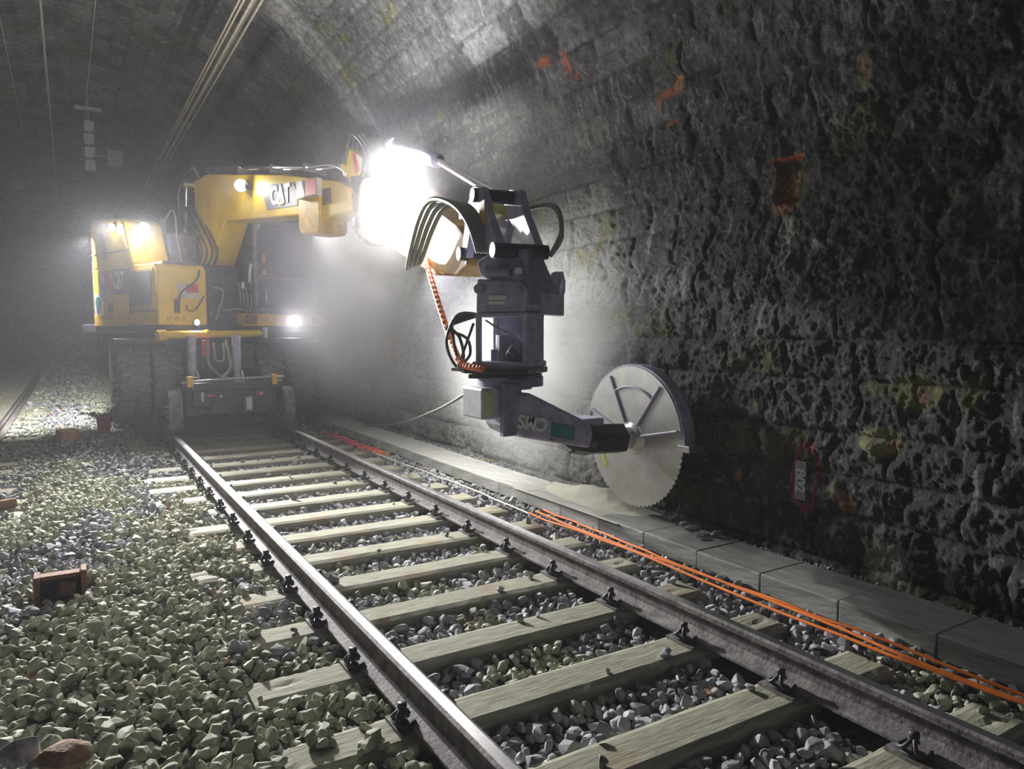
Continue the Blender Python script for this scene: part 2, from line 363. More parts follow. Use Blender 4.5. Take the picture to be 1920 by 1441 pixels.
def lining(name, svals, vvals, seed, mirror=False, amp=1., m='wall', paint=False, sect=None):
    S, V = np.meshgrid(svals, vvals, indexing='ij')
    h, d, h1, h2, h3, bulge = masonry(S, V, seed)
    Lw = CZ+.12
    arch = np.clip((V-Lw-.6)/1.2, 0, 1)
    h = h*(1-.45*arch)*amp
    # projecting ring of dressed stone round the vault, and the smoother vault behind it
    ring = np.clip(np.minimum(S-9.55, 10.12-S)/.03, 0, 1)*np.clip((V-Lw-.2)/.3, 0, 1)
    far = np.clip((S-10.1)/.2, 0, 1)*arch
    h = h*(1-.45*far)+.05*ring
    ox, oz, nx, nz = prof(V)
    base = np.array([.055, .055, .056])*1.0
    tint = .62+.75*h2
    C = np.ones(S.shape+(3,))*base*tint[..., None]
    damp = fbm(S*1.3, V*.35, seed+60, 4)
    C *= (.6+1.0*damp)[..., None]; C = np.where(((S > 9.55) & (S < 10.12) & (V > Lw+.3))[..., None], C*1.5, C)
    # mortar paler here and there, lime streaks running down
    C = np.where((d < .012)[..., None], C*.75, C)
    streak = np.clip((fbm(S*26, V*2.4, seed+61, 4)-.60)*7, 0, 1)*np.clip((fbm(S*1.6, V*1.6, seed+62, 3)-.42)*5, 0, 1)
    streak = streak*(1-.85*arch); C = C*(1-streak[..., None]*.8)+np.array([.36, .36, .35])*streak[..., None]*.8
    spots = np.clip((fbm(S*30, V*30, seed+64, 3)-.66)*9, 0, 1)
    spots = spots*(1-.8*arch); C = C*(1-.6*spots[..., None])+np.array([.40, .40, .38])*.6*spots[..., None]
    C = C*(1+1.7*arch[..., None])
    # rock flour, plus lamplight painted in as a paler wall beyond the saw
    if not mirror:
        fl_ = np.clip((S-4.85-.25*fbm(S*3, V*3, 66, 3))/.25, 0, 1)*np.clip((11.5-S)/2.5, 0, 1)*np.clip((4.1-V)/.9, 0, 1)*(.55+.6*fbm(S*5, V*5, 67, 4))
        C = C*(1-fl_[..., None]*.75)+np.array([.30, .30, .285])*fl_[..., None]*.75*(.75+.5*h2[..., None])
    moss = (h3 > .84)*(h1 > .45)*np.clip((fbm(S*9, V*9, seed+63, 3)-.42)*6, 0, 1)
    C = C*(1-.75*moss[..., None])+np.array([.15, .155, .045])*.75*moss[..., None]
    if paint:
        def put(mask, col, k=1.):
            nonlocal C
            mm = (np.clip(mask, 0, 1)*k)[..., None]; C = C*(1-mm)+np.array(col)*mm
        vz = lambda z: z+.12
        # worn drain hole with rust lintel and lime run
        hole = np.clip(np.minimum(np.minimum(S-3.19, 3.40-S), np.minimum(V-vz(2.40), vz(2.70)-V))/.02, 0, 1)
        h = h-.06*hole
        put(blob(S, V, 3.30, vz(2.52), .19, .24, 1), (.22, .16, .10)); put(blob(S, V, 3.24, vz(2.56), .05, .18, 2), (.42, .36, .20))
        put(blob(S, V, 3.31, vz(2.49), .05, .14, 3), (.40, .16, .06)); put(blob(S, V, 3.35, vz(2.37), .09, .05, 4), (.50, .22, .08))
        put(np.clip(np.minimum(np.minimum(S-3.16, 3.42-S), np.minimum(V-vz(2.685), vz(2.715)-V))/.008, 0, 1), (.70, .13, .03))
        put(blob(S, V, 3.28, vz(2.22), .05, .13, 5), (.55, .55, .46)); put(blob(S, V, 3.27, vz(2.06), .02, .12, 6), (.6, .6, .55))
        for s0, z0, rs, rz, c in [(2.70, 3.10, .05, .14, (.50, .40, .24)), (2.72, 3.13, .03, .08, (.60, .44, .28)),
                (4.30, 3.40, .14, .04, (.75, .22, .06)), (4.20, 3.44, .07, .06, (.72, .34, .12)), (4.42, 3.36, .03, .08, (.55, .2, .06)), (4.31, 3.17, .08, .02, (.5, .18, .06)),
                (5.75, 4.06, .13, .05, (.55, .16, .08)), (5.45, 3.97, .05, .12, (.60, .13, .07)), (5.35, 3.82, .06, .05, (.4, .14, .12)),
                (2.70, .50, .10, .07, (.40, .19, .10)), (2.78, .57, .07, .06, (.35, .36, .22)), (3.55, .53, .04, .05, (.5, .25, .14)),
                (2.30, 1.20, .16, .12, (.30, .31, .12)), (2.28, 1.18, .05, .05, (.35, .16, .10)), (2.56, 1.21, .13, .05, (.16, .17, .06)),
                (2.50, .90, .17, .10, (.42, .43, .20)), (2.43, .88, .05, .03, (.5, .2, .1)), (2.44, .16, .15, .24, (.62, .63, .44)), (2.36, .20, .06, .12, (.62, .62, .64)),
                (2.30, .02, .13, .09, (.5, .52, .3)), (3.47, 1.02, .05, .07, (.45, .47, .34)), (3.30, .98, .06, .08, (.40, .40, .40)),
                (2.00, 1.22, .07, .12, (.2, .21, .08)), (3.33, .80, .03, .13, (.40, .42, .32)),
                (3.05, 2.10, .05, .05, (.5, .5, .48)), (2.20, 2.28, .03, .12, (.35, .36, .25))]:
            put(blob(S, V, s0, vz(z0), rs, rz, int(s0*97)), c, .9)
        # sprayed pink ring round the number, small pink marks further in
        q = np.sqrt(((S-3.0)/.10)**2+((V-vz(.60))/.205)**2)+.10*(fbm(S*18, V*18, 5, 3)-.5)
        put(np.clip(1-np.abs(q-1)/.17, 0, 1)**.6, (.62, .07, .15), .9)
        put(blob(S, V, 10.4, vz(1.40), .10, .03, 8), (.8, .07, .12)); put(blob(S, V, 10.3, vz(1.22), .04, .16, 9), (.8, .07, .12), .8)
        # shadow of the wire bundle, painted as a dark line along the crown
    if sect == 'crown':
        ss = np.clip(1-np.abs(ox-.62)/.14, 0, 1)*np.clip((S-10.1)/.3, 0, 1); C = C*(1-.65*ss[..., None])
    px, py, t = path(S)
    o = ox+nx*h; z = oz+nz*h
    if mirror: o = 2*CX-o
    P = np.stack([px+o*np.cos(t), py+o*np.sin(t), z], -1).reshape(-1, 3)
    a, b = S.shape; idx = np.arange(a*b).reshape(a, b)
    F = np.stack([idx[:-1, :-1], idx[1:, :-1], idx[1:, 1:], idx[:-1, 1:]], -1).reshape(-1, 4)
    if mirror: F = F[:, ::-1]
    ob = bigmesh(name, P, F, M[m], C.reshape(-1, 3)); tag(ob, kind='structure'); return ob
def samples(*segs):
    r = []
    for a, b, st in segs: r += list(np.arange(a, b, st))
    return np.array(r+[segs[-1][1]])
sn = samples((-1.5, 1.6, .03), (1.6, 4.4, .009), (4.4, 8, .016), (8, 13, .028), (13, 24, .06), (24, 60, .16), (60, 150, .5))
vtot = CZ+.12+RV*pi/2
lining('wall_right', sn, samples((0, 3.3, .0125), (3.3, 4.0, .02)), 5, paint=True, m='wall')
sv = samples((-1.5, 3, .06), (3, 13, .03), (13, 24, .05), (24, 60, .14), (60, 150, .5))
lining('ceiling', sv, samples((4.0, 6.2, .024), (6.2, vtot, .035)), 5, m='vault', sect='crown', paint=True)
so = samples((-1.5, 12, .10), (12, 30, .07), (30, 60, .14), (60, 150, .5))
lining('ceiling_left', so, samples((4.2, vtot, .06)), 8, mirror=True, m='vault').name = 'ceiling_left_side'
lining('wall_left', so, samples((0, 4.2, .07)), 8, mirror=True, m='wall')

# ------------------------------------------------------------------ track bed
def bed_h(x, s):
    """ballast surface height; x lateral, s along"""
    between = np.exp(-((x+1.85)/.42)**2)*.07
    gauge = -.045*np.clip((.80-np.abs(x))/.1, 0, 1)
    gauge2 = -.035*np.clip((.80-np.abs(x+3.6))/.1, 0, 1)
    side = -.045*np.clip((x-.8)/.1, 0, 1)*np.clip((1.5-x)/.2, 0, 1)
    return -.035+between+gauge+gauge2+side+.022*(fbm(x*2.2, s*2.2, 90, 3)-.5)
SL0, SLP, SLW = 1.30, .578, .23            # near edge of the first sleeper, pitch, width
def on_sleeper(x, s, grow=0.):
    a = (s-SL0) % SLP
    r = (np.abs(x) < 1.30+grow) & ((a < SLW+grow) | (a > SLP-grow))
    b = (s-SL0-.2) % SLP
    l = (np.abs(x+3.6) < 1.30+grow) & ((b < SLW+grow) | (b > SLP-grow))
    return r | l
gs = samples((-1.5, 12, .05), (12, 30, .1), (30, 150, .5)); gx = np.arange(-6.2, 2.35, .05)
S_, X_ = np.meshgrid(gs, gx, indexing='ij'); Z_ = bed_h(X_, S_)-.02+.012*(hsh(np.floor(X_*20), np.floor(S_*20), 4)-.5)
P_ = onpath(S_.ravel(), X_.ravel(), 0); P_[:, 2] = Z_.ravel()
a, b = S_.shape; ix = np.arange(a*b).reshape(a, b)
F_ = np.stack([ix[:-1, :-1], ix[:-1, 1:], ix[1:, 1:], ix[1:, :-1]], -1).reshape(-1, 4)
fl = bigmesh('floor', P_, F_, M['bed']); tag(fl, kind='structure')

# crushed stones
def hull_stone(npts, seed, sub=False):
    rr = random.Random(seed); bm = bmesh.new()
    sx, sy, sz = 1, rr.uniform(.62, .85), rr.uniform(.45, .70)
    for _ in range(npts):
        v = Vector((rr.gauss(0, 1), rr.gauss(0, 1), rr.gauss(0, 1))).normalized()*rr.uniform(.86, 1.08)
        bm.verts.new((v.x*sx, v.y*sy, v.z*sz))
    r = bmesh.ops.convex_hull(bm, input=bm.verts)
    dele = [g for g in r['geom_interior'] if isinstance(g, bmesh.types.BMVert)]
    if dele: bmesh.ops.delete(bm, geom=list(set(dele)), context='VERTS')
    if sub:
        bmesh.ops.bevel(bm, geom=list(bm.edges), offset=.10, segments=1, affect='EDGES', profile=.6, clamp_overlap=True)
        for v in bm.verts:
            if v.co.length > 1.06: v.co *= 1.06/v.co.length
    bmesh.ops.triangulate(bm, faces=bm.faces); bmesh.ops.recalc_face_normals(bm, faces=bm.faces)
    bm.verts.index_update()
    V = np.array([v.co[:] for v in bm.verts]); F = np.array([[v.index for v in f.verts] for f in bm.faces]); bm.free(); return V, F
def rotm(n):
    q = RNG.normal(size=(n, 4)); q[:, 1:3] *= .45; q /= np.linalg.norm(q, axis=1)[:, None]; w_, x, y, z = q.T
    return np.stack([np.stack([1-2*(y*y+z*z), 2*(x*y-z*w_), 2*(x*z+y*w_)], -1), np.stack([2*(x*y+z*w_), 1-2*(x*x+z*z), 2*(y*z-x*w_)], -1),
                     np.stack([2*(x*z-y*w_), 2*(y*z+x*w_), 1-2*(x*x+y*y)], -1)], 1)
OLIVE = np.array([(.33, .34, .25), (.44, .455, .34), (.28, .29, .21), (.52, .53, .42), (.38, .39, .31)])
GREY = np.array([(.25, .255, .26), (.38, .385, .41), (.31, .31, .34), (.47, .47, .49), (.21, .21, .22)])
def is_olive(x, y):
    """patches of olive-tinged stone left of the near rail, mostly grey elsewhere"""
    return fbm(x*1.5+4, y*1.1, 210, 3)+.12*(hsh(np.floor(x*60), np.floor(y*60), 8)-.5) > np.where(x < -.75, .475, .67)
def stone_col(n, x, y):
    k = RNG.integers(0, 5, n); o = is_olive(x, y)
    c = np.where(o[:, None], OLIVE[k], GREY[k])*RNG.uniform(.78, 1.22, n)[:, None]
    r = RNG.random(n) < .004; c[r] = (.34, .17, .10); return c
def scatter_pts(x0, x1, y0, y1, step, jit=.48):
    X, Y = np.meshgrid(np.arange(x0, x1, step), np.arange(y0, y1, step)); X = X.ravel(); Y = Y.ravel()
    X = X+RNG.uniform(-jit, jit, len(X))*step; Y = Y+RNG.uniform(-jit, jit, len(Y))*step; return X, Y
RAILX = (-.7525, .7525, -4.3525, -2.8475)
def allowed(X, Y, r):
    ok = np.ones(len(X), bool)
    for rx in RAILX: ok &= np.abs(X-rx) > .085
    sl = on_sleeper(X, Y, .012)
    # sleeper ends outside the left rail are half buried
    bury = ((X < -.95) & (X > -1.35) & (fbm(X*4, Y*1.7, 33, 2) > .47)) | ((X > -2.9) & (X < -2.2) & (fbm(X*4, Y*1.7, 35, 2) > .5))
    strew = RNG.random(len(X)) < .012
    ok &= (~sl) | bury | strew
    for x0, x1, y0, y1 in KEEP: ok &= ~((X > x0) & (X < x1) & (Y > y0) & (Y < y1))
    return ok, sl
KEEP = [(-2.17, -1.84, 4.72, 4.98), (-2.12, -1.86, 11.6, 11.9), (-1.64, -1.40, 12.25, 12.5)]
def layer(x0, x1, y0, y1, step, size, npts, nvar, lift, sub=False, seed=0):
    X, Y = scatter_pts(x0, x1, y0, y1, step); ok, sl = allowed(X, Y, size); X = X[ok]; Y = Y[ok]; sl = sl[ok]
    n = len(X); S = size*RNG.lognormal(0, .24, n); S = np.clip(S, size*.55, size*1.7)
    Z = bed_h(X, Y)+lift+RNG.uniform(-.25, .35, n)*S; Z = np.where(sl, np.maximum(Z, S*.45), Z)
    return X, Y, Z, S, rotm(n)
def merge(name, parts, m, smooth):
    VV = []; FF = []; CC = []; k = 0
    for (X, Y, Z, S, Rm, npts, nvar, sub, seed) in parts:
        n = len(X); var = RNG.integers(0, nvar, n); col = stone_col(n, X, Y)
        px, py, t = path(Y); wx = px+X*np.cos(t); wy = py+X*np.sin(t)
        for j in range(nvar):
            I = np.where(var == j)[0]
            if not len(I): continue
            V0, F0 = hull_stone(npts, seed*100+j, sub)
            V = np.einsum('nij,vj->nvi', Rm[I], V0)*S[I][:, None, None]+np.stack([wx[I], wy[I], Z[I]], -1)[:, None, :]
            F = F0[None]+(np.arange(len(I))*len(V0))[:, None, None]+k
            VV.append(V.reshape(-1, 3)); FF.append(F.reshape(-1, 3)); CC.append(np.repeat(col[I], len(V0), 0)); k += len(I)*len(V0)
    return bigmesh(name, np.concatenate(VV), np.concatenate(FF), m, np.concatenate(CC), smooth)
parts = []; near = []
A = layer(-3.4, 1.56, .35, 4.6, .046, .027, 16, 12, .0); parts.append((*A, 16, 12, False, 1))
B = layer(-3.4, 1.56, .35, 4.6, .064, .034, 18, 12, .022)
# the 300 nearest stones in view are things of their own
yaw = R(31.2); dep = (B[1])*cos(yaw)+(B[0]+1.9)*sin(yaw); lat = (B[0]+1.9)*cos(yaw)-B[1]*sin(yaw)
u_ = lat/np.maximum(dep, .1)*FPX+960; p4 = R(4.2); hz = 1.547-B[2]
v_ = 720.5+FPX*np.tan(np.arctan(hz/np.maximum(dep, .1))-p4)
inv = (u_ > 25) & (u_ < 1895) & (v_ < 1425) & (dep > .3)
order = np.argsort(np.where(inv, -B[3]/dep, 9)); pick = order[:300]
mask = np.ones(len(B[0]), bool); mask[pick] = False
parts.append(tuple(a_[mask] for a_ in B)+(20, 14, True, 2))
for (x0, x1, y0, y1, st, sz, npt, nv, lf, sd) in [(-3.6, 1.56, 4.6, 9.5, .050, .028, 12, 8, .0, 3), (-3.6, 1.56, 4.6, 9.5, .075, .034, 14, 8, .02, 4),
        (-5.2, 1.56, 9.5, 16, .062, .033, 9, 6, .005, 5), (-5.2, 1.56, 16, 24, .09, .042, 8, 5, .0, 6), (-5.2, 1.56, 24, 46, .17, .065, 8, 4, .0, 7),
        (1.99, 2.10, .4, 12, .04, .022, 12, 6, .11, 8)]:
    q = layer(x0, x1, y0, y1, st, sz, npt, nv, lf)
    parts.append((*q, npt, nv, False, sd))
bal = merge('ballast', parts, M['stones'], False)
tag(bal, 'grey-green crushed stone ballast covering the track bed between and beside the rails', 'ballast', kind='stuff')
VAR = []
for j in range(24):
    V0, F0 = hull_stone(20, 900+j, True)
    me = bpy.data.meshes.new('ballast_stone'); me.from_pydata([tuple(v) for v in V0], [], [tuple(int(i) for i in f) for f in F0]); me.materials.append(M['loose_stone']); VAR.append(me)
VARO = [m_.copy() for m_ in VAR]
for m_ in VARO: m_.materials[0] = M['olive_stone']
def stone_zone(x, y):
    if x < -.75: return 'loose grey ballast stone lying left of the near rail close to the camera', 'foreground stones left of the rail'
    if x < .75: return 'dark grey ballast stone lying between the two rails in the near foreground', 'foreground stones between the rails'
    return 'dark grey ballast stone lying between the right rail and the kerb, nearest the camera', 'foreground stones beside the kerb'
for i in pick:
    ol = bool(is_olive(B[0][i:i+1], B[1][i:i+1])[0])
    o = bpy.data.objects.new('ballast_stone', (VARO if ol else VAR)[random.randrange(24)]); COL.objects.link(o)
    o.location = (B[0][i], B[1][i], B[2][i]); o.scale = (B[3][i],)*3
    o.rotation_euler = Matrix(B[4][i].tolist()).to_euler(); lb, gr = stone_zone(B[0][i], B[1][i]); tag(o, lb, 'stone', gr)

# sleepers with their rail fastenings
def sleeper_mesh(seed, L_=2.6, nx=64, ny=8):
    xs = np.linspace(-L_/2, L_/2, nx); ys = np.linspace(0, SLW, ny)
    X, Y = np.meshgrid(xs, ys, indexing='ij')
    wob = .010*(fbm(X*3, Y*0+seed, seed, 3)-.5); wob2 = .012*(fbm(X*4, Y*0+seed+5, seed+2, 4)-.5)
    Yw = Y+np.where(Y < .03, wob, np.where(Y > SLW-.03, wob2, 0)); Z = -.004*np.abs(fbm(X*5, Y*20, seed, 3)-.5)*2
    edge = (Y < 1e-6) | (Y > SLW-1e-6) | (np.abs(np.abs(X)-L_/2) < 1e-6); Z = Z-edge*.012
    crack = np.exp(-((Y-SLW*(.45+.1*np.sin(seed)))-.02*np.sin(X*4+seed))**2/.00001)*(np.abs(X) > 1.3-.9*hsh(np.array([seed]), np.array([3]), 1)[0]); Z = Z-.01*crack
    top = np.stack([X, Yw, Z], -1).reshape(-1, 3); ix = np.arange(nx*ny).reshape(nx, ny)
    F = [tuple(f) for f in np.stack([ix[:-1, :-1], ix[1:, :-1], ix[1:, 1:], ix[:-1, 1:]], -1).reshape(-1, 4)]
    rim = list(ix[:, 0])+list(ix[-1, 1:])+list(ix[-2::-1, -1])+list(ix[0, -2:0:-1])
    bot = [(top[i][0], top[i][1], -.14) for i in rim]; n0 = len(top); V = [tuple(p) for p in top]+bot; m_ = len(rim)
    F = [tuple(int(i) for i in f) for f in F]+[(int(rim[i]), n0+i, n0+(i+1) % m_, int(rim[(i+1) % m_])) for i in range(m_)]
    me = bpy.data.meshes.new('sleeper'); me.from_pydata(V, [], F); me.materials.append(M['sleeper']); return me
SM = [sleeper_mesh(k*3+1) for k in range(6)]
gp = G().box(-.13, .13, -.09, .09, 0, .014); plate = gp.build('baseplate', M['rail_steel'], None, bevel=.003)
gc = G()   # spring clip and bolt beside the rail foot (+x side)
gc.tube([(.055, -.045, .035), (.10, -.055, .030), (.125, -.02, .045), (.095, 0, .075), (.065, .0, .05), (.095, .005, .080), (.125, .03, .045), (.10, .055, .03), (.055, .045, .035)], .0085, 8, 4)
gc.cyl((.093, 0, .01), (.093, 0, .085), .011, n=8); gc.cyl((.093, 0, .080), (.093, 0, .100), .019, n=6); gc.box(.075, .125, -.03, .03, .012, .032)
clip = gc.build('spring_clip', M['dark'], None, smooth=True)
plate_me, clip_me = plate.data, clip.data
bpy.data.objects.remove(plate); bpy.data.objects.remove(clip)
ORD = ['nearest', 'second', 'third', 'fourth', 'fifth', 'sixth', 'seventh', 'eighth', 'ninth', 'tenth', 'eleventh', 'twelfth', 'thirteenth', 'fourteenth', 'fifteenth', 'sixteenth', 'seventeenth', 'eighteenth', 'nineteenth', 'twentieth']
def sleeper(s, off, label, group, parts=True):
    p = onpath(s, off, 0.); t = float(path(s)[2]); me = random.choice(SM)
    o = bpy.data.objects.new('sleeper', me); COL.objects.link(o); o.location = p; o.rotation_euler = (0, 0, t)
    tag(o, label, 'sleeper', group)
    if parts:
        for rx in (-.7525, .7525):
            q = bpy.data.objects.new('baseplate', plate_me); COL.objects.link(q); q.parent = o; q.location = (rx, SLW/2, 0)
            for sg in (1, -1):
                c = bpy.data.objects.new('spring_clip', clip_me); COL.objects.link(c); c.parent = q; c.rotation_euler = (0, 0, 0 if sg > 0 else pi)
    return o
n = 0; s = SL0
while s < 36:
    if n < 17: lb = 'weathered grey-green sleeper of the track under the excavator, %s counting from the camera' % ORD[n]; g_ = 'sleepers between the camera and the excavator'
    else: lb = 'grey sleeper lying underneath or behind the yellow excavator'; g_ = 'sleepers under and behind the excavator'
    sleeper(s, 0, lb, g_, s < 12); s += SLP; n += 1
s = SL0+.2; k = 0
while s < 44:
    if s > 6.0: sleeper(s, -3.6, 'pale sleeper of the neighbouring track along the left edge of the photo', 'sleepers of the neighbouring left track', s < 11)
    s += SLP

# rails
RP = [(-.075, .0), (.075, .0), (.075, .012), (.018, .028), (.009, .045), (.009, .105), (.034, .118), (.036, .140), (.021, .148), (-.021, .148), (-.036, .140), (-.034, .118), (-.009, .105), (-.009, .045), (-.018, .028), (-.075, .012)]
def rail(off, label, s0=-1.0, s1=140):
    ss = np.concatenate([np.arange(s0, 22, 1.0), np.arange(22, s1, 1.5)]); V = []; F = []; n = len(RP)
    for s_ in ss:
        x, y, t = path(s_)
        for a_, z_ in RP: V.append((float(x)+(off+a_)*cos(t), float(y)+(off+a_)*sin(t), z_+.014))
    me_f = []; mi = []
    for i in range(len(ss)-1):
        for k in range(n):
            F.append((i*n+k, i*n+(k+1) % n, (i+1)*n+(k+1) % n, (i+1)*n+k)); mi.append(1 if k == 8 else 0)
    F.append(tuple(range(n))); mi.append(0)
    me = bpy.data.meshes.new('rail'); me.from_pydata(V, [], F); me.materials.append(M['rail_steel']); me.materials.append(M['rail_head'])
    me.polygons.foreach_set('material_index', mi)
    bm = bmesh.new(); bm.from_mesh(me); bmesh.ops.recalc_face_normals(bm, faces=bm.faces); bm.to_mesh(me); bm.free()
    o = bpy.data.objects.new('rail', me); COL.objects.link(o); tag(o, label, 'rail', 'running rails', 'thing')
rail(-.7525, 'left rail of the near track, worn bright on top, running under the excavator')
rail(.7525, 'right rail of the near track beside the kerb and orange cables')
rail(-2.8475, 'curving right-hand rail of the neighbouring track at the left edge')
rail(-4.3525, 'far left rail of the neighbouring track, only a short piece showing')

# kerb slabs
kb = []
def kerb_mesh(seed):
    rr = random.Random(seed); Lk = .517; g = G()
    g.prism([(0, -.12), (.0, -.004), (.008, .0), (.405, .004), (.41, -.12)], lambda p: (p[0]+rr.uniform(-.002, .002), .003, p[1]), lambda p: (p[0], Lk, p[1]))
    o = g.build('kerb_slab', M['concrete'], None, bevel=.004); me = o.data; bpy.data.objects.remove(o); return me
KM = [kerb_mesh(i) for i in range(4)]; KD = [kerb_mesh(i) for i in range(4)]
for me in KD: me.materials[0] = M['concrete_dusty_lit']
y = 1.84-.52*3; n = 0
while y < 22:
    o = bpy.data.objects.new('kerb_slab', (KD if 4.4 < y < 12 else KM)[n % 4]); COL.objects.link(o); o.location = (1.585+random.uniform(-.003, .003), y, .10+random.uniform(-.003, .003)); o.rotation_euler = (0, 0, random.uniform(-.004, .004))
    bv = o.modifiers.new('bevel', 'BEVEL'); bv.width = .006; bv.segments = 2
    if n < 14: tag(o, 'flat grey concrete kerb slab along the wall foot, %s from the camera end' % (ORD[n] if n else 'first'), 'kerb slab', 'kerb slabs at the wall foot', 'thing')
    else: tag(o, 'dusty far kerb slab along the wall foot beyond the saw', 'kerb slab', 'far kerb slabs beyond the saw', 'thing')
    y += .52; n += 1

# ------------------------------------------------------------------ the road-rail excavator
EX = empty('rail_excavator', (0, 12.9, .16), 'yellow road-rail excavator with lit work lamps standing on the near track', 'excavator')
def part(g, name, m, parent=EX, bevel=0, smooth=False, u=True, label=None):
    o = g.build(name, M[m] if isinstance(m, str) else m, parent, bevel, smooth, tf=U if u else None)
    if label: o['label'] = label
    return o
# undercarriage (world coordinates)
part(G().box(-.48, .48, 11.45, 14.6, .95, 1.35).box(-.42, .42, 11.2, 11.5, .98, 1.30).box(-.62, .62, 12.3, 13.6, 1.15, 1.42), 'chassis', 'dark', u=False, bevel=.02)
part(G().cyl((0, 12.9, 1.38), (0, 12.9, 1.58), .62, n=36), 'slewing_ring', 'black', u=False, smooth=True)
def tyre(x0, x1, yc, zc=.82, r=.51):
    g = G(); w_ = x1-x0; xm = (x0+x1)/2
    g.lathe([(-w_*.42, .27), (-w_*.5, .33), (-w_*.5, .42), (-w_*.44, r-.055), (-w_*.2, r-.03), (w_*.2, r-.03), (w_*.44, r-.055), (w_*.5, .42), (w_*.5, .33), (w_*.42, .27)], (xm, yc, zc), (1, 0, 0), 48)
    nl = 22
    for i in range(nl):
        for sd in (-1, 1):
            a0 = 2*pi*(i+.25*(sd+1))/nl; vs = []
            for rr_ in (r-.05, r+.022):
                for (tx, da) in ((.04, -.045), (.04, .045), (.50, .13), (.50, .03)):
                    a_ = a0+da; vs.append((xm+sd*tx*w_, yc+rr_*(.985 if tx > .3 else 1)*cos(a_), zc+rr_*(.985 if tx > .3 else 1)*sin(a_)))
            g.add(vs, [(0, 1, 2, 3), (7, 6, 5, 4), (0, 4, 5, 1), (1, 5, 6, 2), (2, 6, 7, 3), (3, 7, 4, 0)])
    t = part(g, 'tyre', 'rubber', u=False)
    h = G().lathe([(-w_*.36, 0), (-w_*.36, .12), (-w_*.30, .24), (-w_*.42, .28), (w_*.42, .28), (w_*.30, .24), (w_*.36, .12), (w_*.36, 0)], (xm, yc, zc), (1, 0, 0), 28)
    for k in range(8):
        a_ = 2*pi*k/8; sgn = -1 if xm < 0 else 1
        h.cyl((xm+sgn*w_*.33, yc+.17*cos(a_), zc+.17*sin(a_)), (xm+sgn*w_*.42, yc+.17*cos(a_), zc+.17*sin(a_)), .018, n=6)
    h.build('wheel_hub', M['yellow_dirty'], t, smooth=True)
for x0, x1 in ((-1.33, -.95), (-.90, -.53), (.53, .90), (.95, 1.36)):
    tyre(x0, x1, 11.85); tyre(x0, x1, 14.35)
part(G().cyl((-1.0, 11.85, .82), (1.0, 11.85, .82), .11).box(-.25, .25, 11.65, 12.05, .62, 1.0), 'front_axle', 'dark', u=False, bevel=.01)
part(G().cyl((-1.0, 14.35, .82), (1.0, 14.35, .82), .11).box(-.25, .25, 14.15, 14.55, .62, 1.0), 'rear_axle', 'dark', u=False, bevel=.01)
# rail axle with flanged wheels in front of the tyres
def rail_wheel(xs, yc):
    sg = 1 if xs > 0 else -1
    g = G().lathe([(-.055, 0), (-.055, .13), (-.03, .20), (-.03, .25), (-.065, .262), (-.065, .290), (.060, .297), (.066, .325), (.088, .325), (.098, .29), (.098, .24), (.07, .20), (.07, .12), (.10, .11), (.10, 0)],
                  (xs, yc, .458), (-sg, 0, 0), 40)
    o = part(g, 'rail_wheel', 'rail_steel', u=False, smooth=True)
    b_ = G()
    for k in range(6):
        a_ = 2*pi*k/6; b_.cyl((xs+sg*.055, yc+.085*cos(a_), .458+.085*sin(a_)), (xs+sg*.085, yc+.085*cos(a_), .458+.085*sin(a_)), .014, n=6)
    b_.build('wheel_bolts', M['steel'], o)
for xs in (-.7525, .7525): rail_wheel(xs, 10.75); rail_wheel(xs, 15.5)
fr = G(); fr.box(-.60, .60, 10.62, 10.88, .40, .80); fr.box(-.66, .66, 10.50, 10.62, .74, .85); fr.box(-.52, .52, 10.54, 10.64, .52, .74)
fr.box(-.30, -.06, 10.48, 10.62, .42, .60); fr.box(.10, .26, 10.46, 10.62, .42, .68); fr.box(-.46, -.34, 10.5, 10.62, .42, .5)
ra = part(fr, 'rail_axle', 'black', u=False, bevel=.012)
part(G().tube([(-.66, 10.5, .86), (-.3, 10.47, .885), (0, 10.46, .895), (.35, 10.47, .90), (.66, 10.5, .90)], .018), 'grab_bar', 'hose_grey', ra, u=False, smooth=True)
for x_ in (-.30, .33): part(G().box(x_-.045, x_+.045, 10.525, 10.545, .655, .69), 'reflector', 'red', ra, u=False, bevel=.004)
part(G().cyl((.36, 10.50, .68), (.36, 10.55, .68), .022, n=12).cyl((-.17, 10.5, .66), (-.17, 10.55, .66), .02, n=12), 'marker_lamp', 'grey_sticker', ra, u=False)
part(G().box(.14, .22, 10.44, 10.47, .46, .64), 'white_plate', 'grey_sticker', ra, u=False); part(G().box(-.42, -.385, 10.53, 10.545, .60, .72), 'white_marking', 'grey_sticker', ra, u=False)
for x_ in (-.60, .50): part(G().box(x_, x_+.08, 10.45, 10.6, .80, .94), 'yellow_bracket', 'yellow_dirty', ra, u=False, bevel=.01)
for x_ in (-.46, .13):
    lc = part(G().cyl((x_, 11.0, .98), (x_+.02, 11.1, 1.48), .062, n=16).cyl((x_-.01, 10.9, .80), (x_, 11.0, 1.0), .05), 'axle_cylinder', 'tool', u=False, smooth=True)
    part(G().cyl((x_+.07, 10.85, .80), (x_+.06, 10.95, .98), .018), 'cylinder_rod', 'chrome', lc, u=False, smooth=True)
for x_ in (-.56, .42): part(G().box(x_, x_+.14, 10.7, 11.6, .70, .92), 'axle_arm', 'dark', u=False, bevel=.02)
